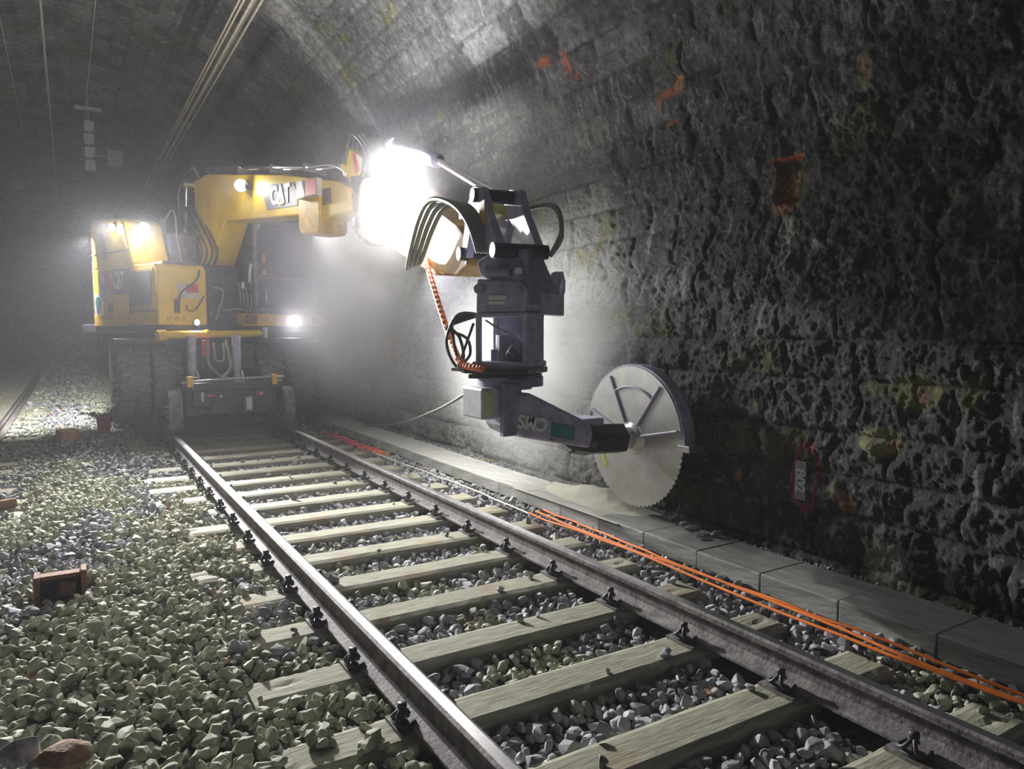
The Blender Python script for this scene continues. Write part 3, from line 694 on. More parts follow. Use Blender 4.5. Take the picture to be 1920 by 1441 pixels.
g = G(); g.tube([(-.25, 11.0, 1.42), (-.26, 10.9, 1.1), (-.14, 10.8, .93), (-.05, 10.7, .89)], .02); g.tube([(.0, 11.0, 1.42), (.03, 10.9, 1.1), (-.02, 10.82, .98), (-.12, 10.72, .9)], .02); g.tube([(-.16, 11.05, 1.38), (-.15, 10.98, 1.15), (-.10, 10.96, 1.12), (-.04, 10.98, 1.15), (-.03, 11.05, 1.38)], .016)
part(g, 'axle_hose', 'hose_grey', u=False, smooth=True)
part(G().box(-.32, -.22, 11.02, 11.1, 1.18, 1.42), 'red_tag', 'red', u=False)
fr2 = G().box(-.60, .60, 15.35, 15.65, .40, .80); part(fr2, 'rear_rail_axle', 'black', u=False, bevel=.01)
for x_ in (-.56, .42): part(G().box(x_, x_+.14, 14.5, 15.5, .62, .9), 'rear_axle_arm', 'dark', u=False, bevel=.02)
for x_ in (-1.4, .52): part(G().box(x_, x_+.9, 11.35, 12.3, 1.36, 1.44), 'mudguard', 'black', u=False, bevel=.01)

# upper structure (U coordinates: x forward along the boom, y towards the cab side, z up)
part(G().box(-1.9, 1.25, -1.2, 1.25, 1.52, 1.66), 'turntable', 'black', bevel=.02)
cw = G().prism([(-1.05, -1.28), (-1.9, -1.0), (-2.1, -.4), (-2.1, .5), (-1.9, 1.0), (-1.05, 1.3)], lambda p: (p[0], p[1], 1.62), lambda p: (p[0], p[1], 2.75))
part(cw, 'counterweight', 'plate', bevel=.05)
# side body: lower box with chamfered front, rising to the tall hood at the back
low = G().prism([(-1.0, 1.80), (-.95, 1.63), (1.30, 1.63), (1.30, 1.84), (1.30, 2.42), (1.22, 2.50), (-1.03, 2.52)], lambda p: (p[0], -1.30, p[1]), lambda p: (p[0], -.60, p[1]))
hood = part(low, 'side_body', 'yellow', bevel=.02)
slope = G().prism([(1.0, 2.49), (1.27, 2.49), (1.27, 2.43), (1.30, 1.66), (1.34, 1.66)], lambda p: (p[0], -.9, p[1]), lambda p: (p[0], -.6, p[1]))
up = G().prism([(-1.04, 2.5), (.48, 2.5), (.46, 2.58), (.22, 3.16), (.10, 3.22), (-1.0, 3.30), (-1.06, 3.22)], lambda p: (p[0], -1.30, p[1]), lambda p: (p[0], -.74, p[1]))
ho = part(up, 'engine_hood', 'yellow', bevel=.035)
part(G().box(.44, .52, -1.3, -.62, 2.49, 2.56), 'hood_ledge', 'yellow', ho, bevel=.01)
part(G().box(-1.045, .43, -1.306, -1.30, 2.735, 2.75), 'panel_seam', 'black', ho)
part(G().prism([(-.72, 3.06), (-.58, 3.08), (-.40, 2.66), (-.60, 2.64)], lambda p: (p[0], -1.31, p[1]), lambda p: (p[0], -1.28, p[1])), 'side_vent', 'dark', ho)
part(G().cyl((-.15, -.95, 3.24), (-.15, -.95, 3.32), .02), 'lamp_stalk', 'black', ho)
def work_lamp(p, d, r, parent, m='lamp_glow', u=True):
    p = U(p) if u else Vector(p); d = Vector(d).normalized()
    h = G().lathe([(-.10, 0), (-.10, r*.6), (-.02, r*1.12), (.012, r*1.12), (.012, r)], p, d, 24)
    o = part(h, 'work_lamp', 'black', parent, u=False, smooth=True)
    l = G().lathe([(0, 0), (.0, r), (-.01, r)], p, d, 24).build('lens', M[m], o); return o
# lower box details
part(G().box(.38, 1.16, -1.308, -1.29, 1.86, 2.44), 'door_frame', 'yellow_dirty', hood, bevel=.004)
gr = part(G().box(.44, 1.10, -1.314, -1.30, 1.92, 2.40), 'grille', 'plate', hood, label='dark grey mesh panel')
part(G().box(-1.0, .40, -1.31, -1.296, 1.625, 1.80), 'sill', 'yellow_dirty', hood, bevel=.004)
lp = part(G().box(-.24, .36, -1.312, -1.298, 2.10, 2.47), 'logo_plate', 'plate', hood)
STX = -UD  # reading direction on the right-hand side (towards the rear is screen-left, so reading goes forward)
text_mesh('lettering', 'CAT', .34, M['white'], lp, U((.02, -1.318, 2.29)), UD, (0, 0, 1), .002, .62, .012)
tri = lambda x, z, s_, y: G().prism([(x-s_, z), (x+s_, z), (x, z+s_*1.3)], lambda p: (p[0], y, p[1]), lambda p: (p[0], y+.003, p[1]))
part(tri(.02, 2.17, .05, -1.322), 'yellow_triangle', 'yellow', lp)
st = part(G().box(-.80, -.30, -1.308, -1.298, 2.04, 2.44), 'striped_sticker', 'grey_sticker', hood, label='pale sticker with a red corner')
part(G().box(-.52, -.31, -1.312, -1.306, 2.22, 2.43), 'red_panel', 'red', st)
part(G().prism([(-.70, 2.43), (-.60, 2.43), (-.52, 2.24), (-.58, 2.22)], lambda p: (p[0], -1.312, p[1]), lambda p: (p[0], -1.306, p[1])), 'white_stripe', 'white', st)
part(G().box(-.95, -.62, -1.308, -1.298, 1.80, 2.12), 'round_emblem_panel', 'white', hood)
part(G().cyl((-.82, -1.318, 1.99), (-.82, -1.30, 1.99), .10, n=24), 'round_emblem', 'teal', hood)
part(G().box(-.42, -.28, -1.315, -1.298, 1.83, 1.97), 'filler_latch', 'black', hood, bevel=.005)
part(G().box(.40, .42, -1.33, -1.30, 1.80, 2.44), 'door_edge', 'dark', hood)
part(G().box(.46, 1.28, -1.318, -1.30, 1.825, 1.838), 'black_line', 'black', hood)
# front face (x = 1.30)
s2 = part(G().box(1.30, 1.312, -1.02, -.72, 2.02, 2.22), 'front_sticker', 'grey_sticker', hood, label='pale sticker with a red corner')
part(G().box(1.312, 1.318, -.90, -.73, 2.10, 2.21), 'red_panel', 'red', s2)
part(G().box(1.30, 1.318, -1.08, -1.00, 1.80, 1.99), 'door_lock', 'black', hood, bevel=.006)
part(G().tube([(1.34, -.72, 2.42), (1.34, -.76, 2.28), (1.34, -.98, 2.10), (1.34, -1.02, 1.98)], .012).tube([(1.33, -.66, 2.05), (1.33, -.78, 1.86), (1.33, -.9, 1.84), (1.33, -.92, 1.92)], .010), 'handrail', 'black', hood, smooth=True)
part(G().cyl((1.30, -1.15, 1.72), (1.312, -1.15, 1.72), .035).cyl((1.30, -1.05, 1.72), (1.312, -1.05, 1.72), .035).cyl((1.30, -.95, 1.72), (1.312, -.95, 1.72), .035), 'access_holes', 'yellow_dirty', hood)
part(G().box(.9, 1.25, -1.2, -.72, 2.50, 2.53), 'anti_slip_pad', 'plate', hood)
work_lamp((1.36, -.79, 1.67), UD, .040, hood, 'lamp_warm')
work_lamp((-.08, -1.34, 3.10), (-.5, -.8, -.35), .055, ho, 'lamp_warm'); work_lamp((.42, -1.08, 3.08), (-.3, -.9, -.4), .075, ho)
part(G().tube([(.30, -.74, 3.18), (.45, -.70, 3.36), (.55, -.68, 3.30), (.60, -.68, 2.95), (.75, -.68, 2.5)], .014), 'hood_handrail', 'hose_grey', ho, smooth=True)
# front beam on the cab side, with lamp
bm_ = part(G().box(1.18, 1.42, -.10, 1.40, 1.62, 1.81), 'front_beam', 'yellow_dirty', bevel=.015)
part(G().box(1.42, 1.43, -.08, .12, 1.65, 1.79).box(1.42, 1.43, 1.1, 1.2, 1.67, 1.77), 'beam_marking', 'rust', bm_)
part(G().cyl((1.42, 1.30, 1.72), (1.45, 1.30, 1.72), .045), 'indicator', 'grey_sticker', bm_)
work_lamp((1.47, .66, 1.71), UD, .038, bm_, 'lamp_warm')
part(G().cyl((1.5, -1.35, 1.49), (1.5, .12, 1.51), .055, n=20).cyl((1.5, -1.42, 1.48), (1.5, -1.30, 1.49), .075).cyl((1.5, -.75, 1.50), (1.5, -.70, 1.50), .066), 'support_cylinder', 'yellow', smooth=True)
part(G().cyl((1.5, .12, 1.51), (1.5, .20, 1.51), .03).cyl((1.5, .2, 1.44), (1.5, .2, 1.6), .05), 'support_cylinder_eye', 'steel', smooth=True)
# cab
cb = G()
for x_, y_ in ((-.45, .22), (-.45, 1.28), (1.16, .22), (1.16, 1.28), (.35, 1.28)): cb.box(x_, x_+.07, y_, y_+.06, 1.82, 3.22)
cb.box(-.48, 1.26, .20, 1.36, 3.20, 3.30); cb.box(-.48, 1.26, .20, 1.36, 1.76, 1.92); cb.box(1.16, 1.23, .22, 1.34, 2.36, 2.40)
cab = part(cb, 'cab', 'tool_dark', bevel=.02)
work_lamp((1.30, 1.15, 3.38), (.6, .1, -.3), .06, cab)  # lamp added on the cab roof to go with the wall fill
part(G().box(1.18, 1.20, .28, 1.28, 1.92, 3.2).box(-.4, 1.16, 1.30, 1.315, 1.92, 3.2).box(-.4, 1.16, .225, .24, 1.92, 3.2), 'window_glass', 'glass', cab)
part(G().box(.0, .5, .5, 1.0, 1.95, 2.25).box(-.1, .02, .5, 1.0, 2.1, 2.9), 'seat', 'black', cab, bevel=.04)
part(G().tube([(1.24, .36, 1.95), (1.30, .36, 2.0), (1.30, .36, 2.15), (1.24, .36, 2.2)], .014).tube([(1.24, 1.22, 1.95), (1.30, 1.22, 2.0), (1.30, 1.22, 2.2), (1.24, 1.22, 2.25)], .014), 'grab_handle', 'chrome', cab, smooth=True)
part(G().tube([(1.22, .75, 2.45), (1.25, .95, 2.9)], .01, sub=1), 'wiper', 'black', cab)
part(G().box(1.235, 1.245, .34, .40, 2.42, 2.50).box(1.235, 1.245, .34, .40, 2.62, 2.74), 'orange_marker', 'amber', cab)
part(G().box(-1.0, .9, -.58, .15, 1.66, 2.55).box(-1.9, -.4, -.7, 1.2, 1.66, 2.75), 'machine_deck', 'dark', bevel=.03)
part(G().cyl((-.3, -.5, 2.5), (-.3, -.5, 3.35), .06).box(-.2, .35, -.70, -.25, 2.5, 3.05), 'exhaust_stack', 'tool_dark', bevel=.03)
# hoses and clutter at the boom foot
g = G()
for k in range(5):
    a_ = -.45+.07*k; g.tube([(.45, a_, 2.4), (.75+.03*k, a_-.02, 2.75), (.45, a_, 3.1+.04*k), (.15, a_+.05, 3.5)], .018)
part(g, 'boom_foot_hoses', 'hose', smooth=True)
g = G()
for k in range(4): g.tube([(.9, .02+.05*k, 1.7), (1.15, .0+.06*k, 1.95-.03*k), (1.05, .05+.05*k, 2.2), (.8, .1, 2.35)], .016)
g.tube([(1.2, -.42, 1.72), (1.28, -.36, 2.0), (1.2, -.30, 2.15), (1.05, -.36, 2.2)], .018); g.tube([(1.2, -.3, 1.85), (1.25, -.1, 1.88), (1.2, .15, 1.84)], .014)
part(g, 'hydraulic_hoses', 'hose_grey', smooth=True)
part(G().box(.85, 1.2, -.5, .12, 1.62, 1.95), 'boom_foot_bracket', 'dark', bevel=.03)

# boom: rises from its foot, kinks, runs towards the wall
BW = .19
bp = [(.45, 2.00), (.20, 2.02), (-.02, 2.62), (.18, 3.30), (.16, 3.92), (.60, 3.97), (2.8, 3.66), (3.9, 3.43), (4.16, 3.32), (4.18, 3.02), (3.6, 2.98), (3.2, 3.08), (1.85, 3.16), (1.12, 3.20), (.88, 2.85), (.55, 2.40)]
boom = part(G().prism(bp, lambda p: (p[0], -BW, p[1]), lambda p: (p[0], BW, p[1])), 'boom', 'yellow', bevel=.02)
part(G().prism([(3.12, 3.34), (3.60, 3.30), (3.60, 2.86), (3.54, 2.81), (3.18, 2.82), (3.12, 2.9)], lambda p: (p[0], -BW-.03, p[1]), lambda p: (p[0], BW+.03, p[1])), 'boom_guard_box', 'yellow_dirty', boom, bevel=.02)
blp = part(G().prism([(2.15, 3.60), (2.98, 3.53), (3.08, 3.36), (3.06, 3.22), (2.32, 3.24)], lambda p: (p[0], -BW-.006, p[1]), lambda p: (p[0], -BW, p[1])), 'logo_plate', 'plate', boom)
text_mesh('lettering', 'CAT', .34, M['white'], blp, U((2.66, -BW-.012, 3.40)), UD, (0, 0, 1), .002, .72, .014)
part(tri(2.68, 3.27, .06, -BW-.018), 'yellow_triangle', 'yellow', blp)
s3 = part(G().box(3.16, 3.62, -BW-.080, -BW-.071, 3.28, 3.50).box(3.16, 3.62, -BW-.075, -BW, 3.28, 3.50), 'striped_sticker', 'grey_sticker', boom, label='pale sticker with a red half')
part(G().box(3.38, 3.61, -BW-.090, -BW-.080, 3.29, 3.49), 'red_panel', 'red', s3)
part(G().prism([(3.22, 3.50), (3.29, 3.50), (3.37, 3.29), (3.29, 3.29)], lambda p: (p[0], -BW-.090, p[1]), lambda p: (p[0], -BW-.080, p[1])), 'white_stripe', 'white', s3)
part(G().box(3.64, 3.82, -BW-.01, -BW, 3.16, 3.36), 'brown_plate', 'rust', boom)
g = G()
for k in range(4):
    y_ = -.15+.08*k; z_ = .035+.02*(k % 2)
    g.tube([(.55, y_, 4.03+z_), (1.6, y_, 3.90+z_), (2.8, y_, 3.73+z_), (3.3, y_, 3.66+z_), (3.75, y_, 3.62+z_), (4.05, y_, 3.50+z_), (4.22, y_, 3.30), (4.28, y_, 3.18)], .021, 8, 5)
part(g, 'boom_pipes', 'chrome', boom, smooth=True)
g = G()
for x_ in (1.5, 2.4, 3.2): z_ = 3.93-.12*(x_-1.5)/1.0; g.box(x_, x_+.04, -.19, .15, z_-.08, z_+.03)
part(g, 'pipe_clamps', 'steel', boom)
part(G().cyl((.05, -.30, 3.05), (.14, -.30, 3.86), .03), 'kink_cylinder_rod', 'chrome', boom, smooth=True)
part(G().cyl((-.02, -.30, 2.20), (.05, -.30, 3.10), .065).cyl((.03, -.31, 2.98), (.055, -.31, 3.12), .08), 'kink_cylinder', 'tool_dark', boom, smooth=True)
part(G().cyl((.14, -.36, 3.86), (.14, .30, 3.86), .055), 'pivot_pin', 'steel', boom, smooth=True); part(G().cyl((.30, -.25, 2.12), (.30, .25, 2.12), .09), 'pivot_pin', 'steel', boom, smooth=True)
part(G().cyl((1.30, .28, 3.22), (.70, .28, 2.45), .035), 'lift_rod', 'chrome', boom, smooth=True)
part(G().cyl((1.0, .27, 2.78), (.60, .27, 1.85), .10).cyl((1.0, .27, 2.78), (1.04, .27, 2.86), .12), 'lift_cylinder', 'black', boom, smooth=True)
part(G().box(.88, 1.12, .18, .36, 2.02, 2.70), 'valve_block', 'black', boom, bevel=.04)
part(G().tube([(1.15, .17, 2.3), (1.17, .17, 2.48), (1.16, .2, 2.58)], .022).tube([(1.15, .05, 2.2), (1.16, .06, 2.3)], .02), 'white_marks', 'white', boom, smooth=True)
part(G().tube([(.16, -.25, 3.88), (.0, -.28, 3.95), (-.12, -.3, 3.75), (-.12, -.3, 3.3), (.1, -.3, 2.9)], .014).tube([(.35, -.2, 3.95), (.30, -.25, 4.10), (.22, -.25, 4.08)], .014), 'loose_hose', 'hose_grey', boom, smooth=True)
bl = work_lamp((1.88, -.34, 3.61), (-.15, -1, -.2), .085, boom)
part(G().box(1.84, 1.92, -.30, -.18, 3.56, 3.66), 'lamp_bracket', 'black', boom)
# offset joint at the boom end
g = G().cyl((4.30, .0, 2.72), (4.30, .0, 3.52), .125, n=24).cyl((4.30, 0, 3.30), (4.30, 0, 3.42), .19, n=24).cyl((4.30, 0, 2.82), (4.30, 0, 2.95), .19, n=24)
g.box(4.0, 4.32, -.13, .13, 3.02, 3.28); g.cyl((4.46, -.1, 2.72), (4.46, .1, 2.72), .13)
jt = part(g, 'offset_joint', 'black', bevel=.01, smooth=False)
cp = G().prism([(3.98, 3.60), (4.12, 3.82), (4.32, 3.70), (4.40, 3.50), (4.38, 3.44), (4.05, 3.46)], lambda p: (p[0], -.17, p[1]), lambda p: (p[0], .15, p[1]))
cap = part(cp, 'joint_cap', 'yellow', bevel=.02)
part(G().prism([(4.24, 3.73), (4.30, 3.70), (4.38, 3.50), (4.30, 3.46)], lambda p: (p[0], -.176, p[1]), lambda p: (p[0], -.168, p[1])), 'red_panel', 'red', cap)
part(G().prism([(4.32, 3.70), (4.42, 3.64), (4.46, 3.46), (4.40, 3.46)], lambda p: (p[0], -.17, p[1]), lambda p: (p[0], .15, p[1])), 'white_panel', 'white', cap)
g = G()
for k in range(6): y_ = -.2+.07*k; g.tube([(4.12, y_, 3.60), (4.30, y_-.03, 3.92+.02*(k % 3)), (4.52, y_, 3.72), (4.48, y_, 3.4)], .022)
part(g, 'joint_hoses', 'hose', jt, smooth=True)
# stick (its own vertical plane from the joint to the tool)
SJ = Vector((1.36, 8.94, 0)); ST = Vector((.72, 4.35, 0)); SD = (ST-SJ).normalized(); SN = Vector((-SD.y, SD.x, 0))
def SK(v): return SJ+SD*v[0]+SN*v[1]+Vector((0, 0, v[2]))     # v = (along the stick, sideways towards the wall, height)
def spart(g, name, m, parent=EX, **k):
    return g.build(name, M[m], parent, k.get('bevel', 0), k.get('smooth', False), tf=SK)
sp = [(-.05, 2.78), (-.05, 3.24), (.5, 3.36), (1.6, 3.22), (2.4, 2.92), (3.1, 2.66), (3.9, 2.36), (4.15, 2.22), (4.15, 2.04), (3.9, 1.97), (3.3, 2.02), (2.5, 2.22), (1.7, 2.42), (.9, 2.55)]
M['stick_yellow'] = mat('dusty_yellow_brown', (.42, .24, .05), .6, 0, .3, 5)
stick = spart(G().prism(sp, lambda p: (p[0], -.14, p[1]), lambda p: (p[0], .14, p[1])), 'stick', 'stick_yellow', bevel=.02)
spart(G().cyl((1.5, 0, 3.52), (3.0, 0, 3.05), .065).cyl((1.4, 0, 3.56), (1.5, 0, 3.52), .085), 'bucket_cylinder', 'tool', stick, smooth=True)
spart(G().cyl((3.0, 0, 3.05), (4.42, 0, 2.50), .032), 'cylinder_rod', 'chrome', stick, smooth=True)
spart(G().prism([(4.10, 2.14), (4.22, 2.45), (4.36, 2.58), (4.52, 2.54), (4.62, 2.36), (4.84, 2.10), (4.76, 2.02), (4.52, 2.20), (4.34, 2.36), (4.2, 2.08)], lambda p: (p[0], -.17, p[1]), lambda p: (p[0], -.11, p[1])).prism([(4.10, 2.14), (4.22, 2.45), (4.36, 2.58), (4.52, 2.54), (4.62, 2.36), (4.84, 2.10), (4.76, 2.02), (4.52, 2.20), (4.34, 2.36), (4.2, 2.08)], lambda p: (p[0], .11, p[1]), lambda p: (p[0], .17, p[1])), 'tool_linkage', 'tool', stick, bevel=.01)
spart(G().box(4.50, 4.60, -.178, -.17, 2.28, 2.44), 'yellow_patch', 'yellow', stick)
for a_, z_ in ((4.42, 2.50), (4.12, 2.12), (4.80, 2.08)): spart(G().cyl((a_, -.2, z_), (a_, .2, z_), .05), 'linkage_pin', 'black', stick, smooth=True)
spart(G().box(3.9, 4.3, -.12, .12, 2.40, 2.47), 'hose_bracket', 'lime', stick, bevel=.01)
g = G()
for k in range(4):
    y_ = -.22-.035*k
    g.tube([(3.0+.05*k, y_, 2.17-.03*k), (3.35, y_-.05, 2.12), (3.7, y_-.06, 2.32+.03*k), (4.0, y_-.05, 2.46+.02*k), (4.35, y_, 2.44), (4.55, y_+.05, 2.28), (4.60, y_+.1, 2.08)], .019)
for k in range(3): g.tube([(4.3+.03*k, .2, 2.42), (4.75+.02*k, .26, 2.40), (4.92, .25, 2.22-.02*k), (4.85, .2, 2.05)], .016)
spart(g, 'stick_hoses', 'hose_grey', stick, smooth=True)
work_lamp(ARM_LAMP, (-.38, -.90, -.2), .13, stick, u=False)
part(G().box(ARM_LAMP[0]-.01, .98, 6.34, 6.42, ARM_LAMP[2]-.06, ARM_LAMP[2]+.02), 'lamp_bracket', 'black', stick, u=False)

# ------------------------------------------------------------------ tilt rotator on the stick end
TC = Vector((.708, 4.33, 0)); E1 = Vector((-.8, -.6, 0)); E2 = Vector((.6, -.8, 0))
def T(v): return TC+E1*v[0]+E2*v[1]+Vector((0, 0, v[2]))
def tpart(g, name, m, parent, label=None, **k):
    o = g.build(name, M[m], parent, k.get('bevel', 0), k.get('smooth', False), tf=T)
    if label: o['label'] = label
    return o
TR = empty('tilt_rotator', T((0, 0, 1.66)), 'dark violet-grey tilting tool coupler hanging from the excavator stick end above the saw', 'tool coupler')
tpart(G().prism([(-.19, 1.67), (.17, 1.67), (.185, 1.72), (.185, 1.82), (.14, 1.88), (-.18, 1.90)], lambda p: (.16, p[0], p[1]), lambda p: (-.42, p[0], p[1])), 'coupler_body', 'tool', TR, bevel=.015)
lbp = tpart(G().box(.16, .168, -.09, .04, 1.755, 1.785).box(.16, .168, -.09, .03, 1.725, 1.748), 'white_label', 'white', TR)
tpart(G().cyl((.16, -.15, 1.83), (.20, -.15, 1.83), .035).cyl((.16, .13, 1.81), (.20, .13, 1.81), .028).cyl((.16, .0, 1.84), (.185, .0, 1.84), .02), 'locking_pins', 'steel', TR, smooth=True)
tpart(G().prism([(-.20, 2.02), (-.17, 1.92), (-.02, 1.85), (.14, 1.86), (.18, 1.90), (.18, 2.0), (.10, 2.06), (-.1, 2.07)], lambda p: (.13, p[0], p[1]), lambda p: (-.20, p[0], p[1])), 'tilt_cradle', 'tool', TR, bevel=.02)
tpart(G().cyl((.17, -.10, 1.95), (.17, .07, 1.94), .04).box(.13, .16, .06, .14, 1.95, 2.0), 'tilt_motor', 'tool_dark', TR, smooth=False)
tpart(G().box(.16, .168, .10, .15, 1.925, 1.965), 'cream_label', 'white', TR)
tpart(G().prism([(.16, 2.08), (-.05, 2.13), (-.20, 2.02), (-.38, 1.90), (-.52, 1.86), (-.52, 1.80), (-.40, 1.72), (.1, 1.72)], lambda p: (p[0], .19, p[1]), lambda p: (p[0], .12, p[1])), 'side_plate', 'tool_dark', TR, bevel=.01)
tpart(G().box(-.60, -.10, .12, .20, 1.66, 1.82), 'side_box', 'tool', TR, bevel=.01)
hk = G().prism([(-.50, 1.84), (-.56, 1.98), (-.63, 2.0), (-.69, 1.93), (-.69, 1.85), (-.63, 1.79), (-.55, 1.78), (-.60, 1.83), (-.64, 1.87), (-.645, 1.92), (-.61, 1.945), (-.585, 1.90)], lambda p: (p[0], .18, p[1]), lambda p: (p[0], .10, p[1]))
tpart(hk, 'gripper_hook', 'tool', TR, bevel=.008)

# ------------------------------------------------------------------ rock saw hung below it
SW = empty('rock_saw', T((0, 0, 1.15)), 'hydraulic rock saw with a big steel disc cutting at the foot of the wall', 'rock saw')
fr = G()
for a_ in (-.15, .15):
    for b_ in (-.17, .17): fr.box(a_-.018, a_+.018, b_-.018, b_+.018, 1.33, 1.66)
fr.box(-.17, .17, -.19, .19, 1.64, 1.67).box(-.19, .20, -.20, .20, 1.30, 1.34); fr.box(-.17, .15, .165, .188, 1.32, 1.66); fr.box(-.17, -.15, -.18, .18, 1.32, 1.66)
frm = tpart(fr, 'mounting_frame', 'tool', SW, bevel=.006)
tpart(G().box(-.16, .24, -.24, .22, 1.26, 1.30).box(-.1, .22, -.22, .20, 1.225, 1.255), 'base_flange', 'black', SW, bevel=.006)
tpart(G().cyl((0, 0, 1.34), (0, 0, 1.52), .10, n=20).box(-.05, .06, -.12, .12, 1.34, 1.42), 'rotary_motor', 'tool_dark', SW, smooth=False)
g = G(); g.tube([(.12, .13, 1.35), (.14, .05, 1.41), (.13, .10, 1.46), (.12, .14, 1.40)], .008); g.tube([(.10, -.14, 1.62), (.12, -.03, 1.56), (.10, .10, 1.50), (.08, .14, 1.42)], .007); g.tube([(.12, .02, 1.38), (.14, .08, 1.45), (.14, .14, 1.39)], .008)
tpart(g, 'frame_wiring', 'hose_grey', SW, smooth=True)
tpart(G().cyl((0, 0, 1.17), (0, 0, 1.235), .23, n=32).cyl((.02, 0, 1.15), (.02, 0, 1.18), .16, n=32), 'slewing_disc', 'tool_dark', SW, smooth=True)
def sp_(g, name, m, parent=SW, label=None, **k):
    o = g.build(name, M[m], parent, k.get('bevel', 0), k.get('smooth', False))
    if label: o['label'] = label
    return o
sp_(G().box(.40, .60, 4.18, 4.46, .96, 1.17).box(.56, .66, 4.2, 4.5, 1.0, 1.17), 'pale_mount_block', 'grey_sticker', bevel=.015)
sp_(G().box(.43, .455, 4.168, 4.18, 1.0, 1.14), 'yellow_strip', 'lime')
br = G().prism([(.53, 1.20), (.66, 1.20), (.66, 1.12), (.60, 1.06), (.59, .96), (.63, .88), (.62, .85), (.52, .85), (.525, 1.1)], lambda p: (p[0], 4.10, p[1]), lambda p: (p[0], 4.16, p[1]))
bk = sp_(br, 'pivot_bracket', 'tool_dark', bevel=.008)
sp_(G().cyl((.57, 4.09, 1.05), (.57, 4.11, 1.05), .016).cyl((.565, 4.09, .90), (.565, 4.11, .90), .014), 'bracket_bolts', 'steel', bk)
AY0, AY1 = 4.15, 4.50
armp = [(.585, .99), (.60, 1.06), (.66, 1.13), (.76, 1.125), (1.28, .885), (1.30, .80), (1.27, .705), (.70, .825), (.63, .86), (.60, .90)]
arm = sp_(G().prism(armp, lambda p: (p[0], AY0, p[1]), lambda p: (p[0], AY1, p[1])), 'saw_arm', 'tool', bevel=.018)
ddir = Vector((.24, 0, -.050)).normalized(); dn = Vector((ddir.z, 0, -ddir.x))
text_mesh('lettering', 'CMS', .125, M['white'], arm, (.775, AY0-.006, .925), -ddir, Vector((ddir.z, 0, -ddir.x)), .004, 1.0, .004)
tl = sp_(G().prism([(.93, .915), (1.125, .875), (1.12, .775), (.93, .82)], lambda p: (p[0], AY0-.006, p[1]), lambda p: (p[0], AY0, p[1])), 'teal_plate', 'teal', arm)
g = G()
for k in range(7): x_ = .965+.02*k; z_ = .868-.005*k; g.box(x_, x_+.012, AY0-.010, AY0-.005, z_-.045+.012*((k*7) % 3), z_+.012)
g.box(.97, 1.10, AY0-.010, AY0-.005, .872, .880)
sp_(g, 'green_markings', 'green', tl)
for z_ in (.935, .79): sp_(G().cyl((.93, AY0-.012, z_), (.93, AY0, z_), .012), 'arm_bolt', 'steel', arm)
tz = lambda x_: 1.127-(x_-.76)*.24/.52
g = lambda x0, x1, y0, y1: G().add([(x0, y0, tz(x0)+.004), (x1, y0, tz(x1)+.004), (x1, y1, tz(x1)+.004), (x0, y1, tz(x0)+.004), (x0, y0, tz(x0)-.004), (x1, y0, tz(x1)-.004), (x1, y1, tz(x1)-.004), (x0, y1, tz(x0)-.004)], [(0, 1, 2, 3), (4, 5, 6, 7), (0, 1, 5, 4), (1, 2, 6, 5), (2, 3, 7, 6), (3, 0, 4, 7)])
sp_(g(.80, .93, 4.19, 4.26), 'white_top_label', 'white', arm); sp_(g(.94, .99, 4.19, 4.26), 'mint_label', 'grey_sticker', arm); sp_(g(1.06, 1.18, 4.30, 4.36), 'lime_top_label', 'lime', arm)
HC = Vector((1.85, 4.35, .716)); RB = .545
sp_(G().cyl((1.25, 4.35, .775), (1.42, 4.35, .74), .135, n=8).cyl((1.40, 4.35, .735), (1.72, 4.35, .718), .125, n=6).cyl((1.30, 4.27, .77), (1.40, 4.23, .76), .07), 'hydraulic_motor', 'black', bevel=.012)
sp_(G().box(1.26, 1.5, 4.28, 4.52, .84, .90), 'belt_guard', 'tool', bevel=.01)
sp_(G().lathe([(-.14, 0), (-.14, .085), (-.05, .085), (-.03, .12), (-.0, .14), (.0, 0)], HC, (1, 0, 0), 28), 'hub_flange', 'steel', smooth=True)
# toothed disc
g = G(); nt_ = 72; prof_ = []
for k in range(nt_):
    a_ = 2*pi*k/nt_
    for da, r_ in ((0, RB), (.052, RB), (.060, RB-.012), (.080, RB-.012)): prof_.append((cos(a_+da)*r_, sin(a_+da)*r_))
g.prism(prof_, lambda p: (HC.x-.004, HC.y+p[0], HC.z+p[1]), lambda p: (HC.x+.004, HC.y+p[0], HC.z+p[1]))
bl_ = sp_(g, 'saw_blade', 'blade', label='round bare steel cutting disc')
g = G()
for a_ in (.35, 1.30): c_, s_ = cos(a_), sin(a_); g.cyl((HC.x-.022, HC.y+c_*.10, HC.z+s_*.10), (HC.x-.022, HC.y+c_*.50, HC.z+s_*.50), .007)
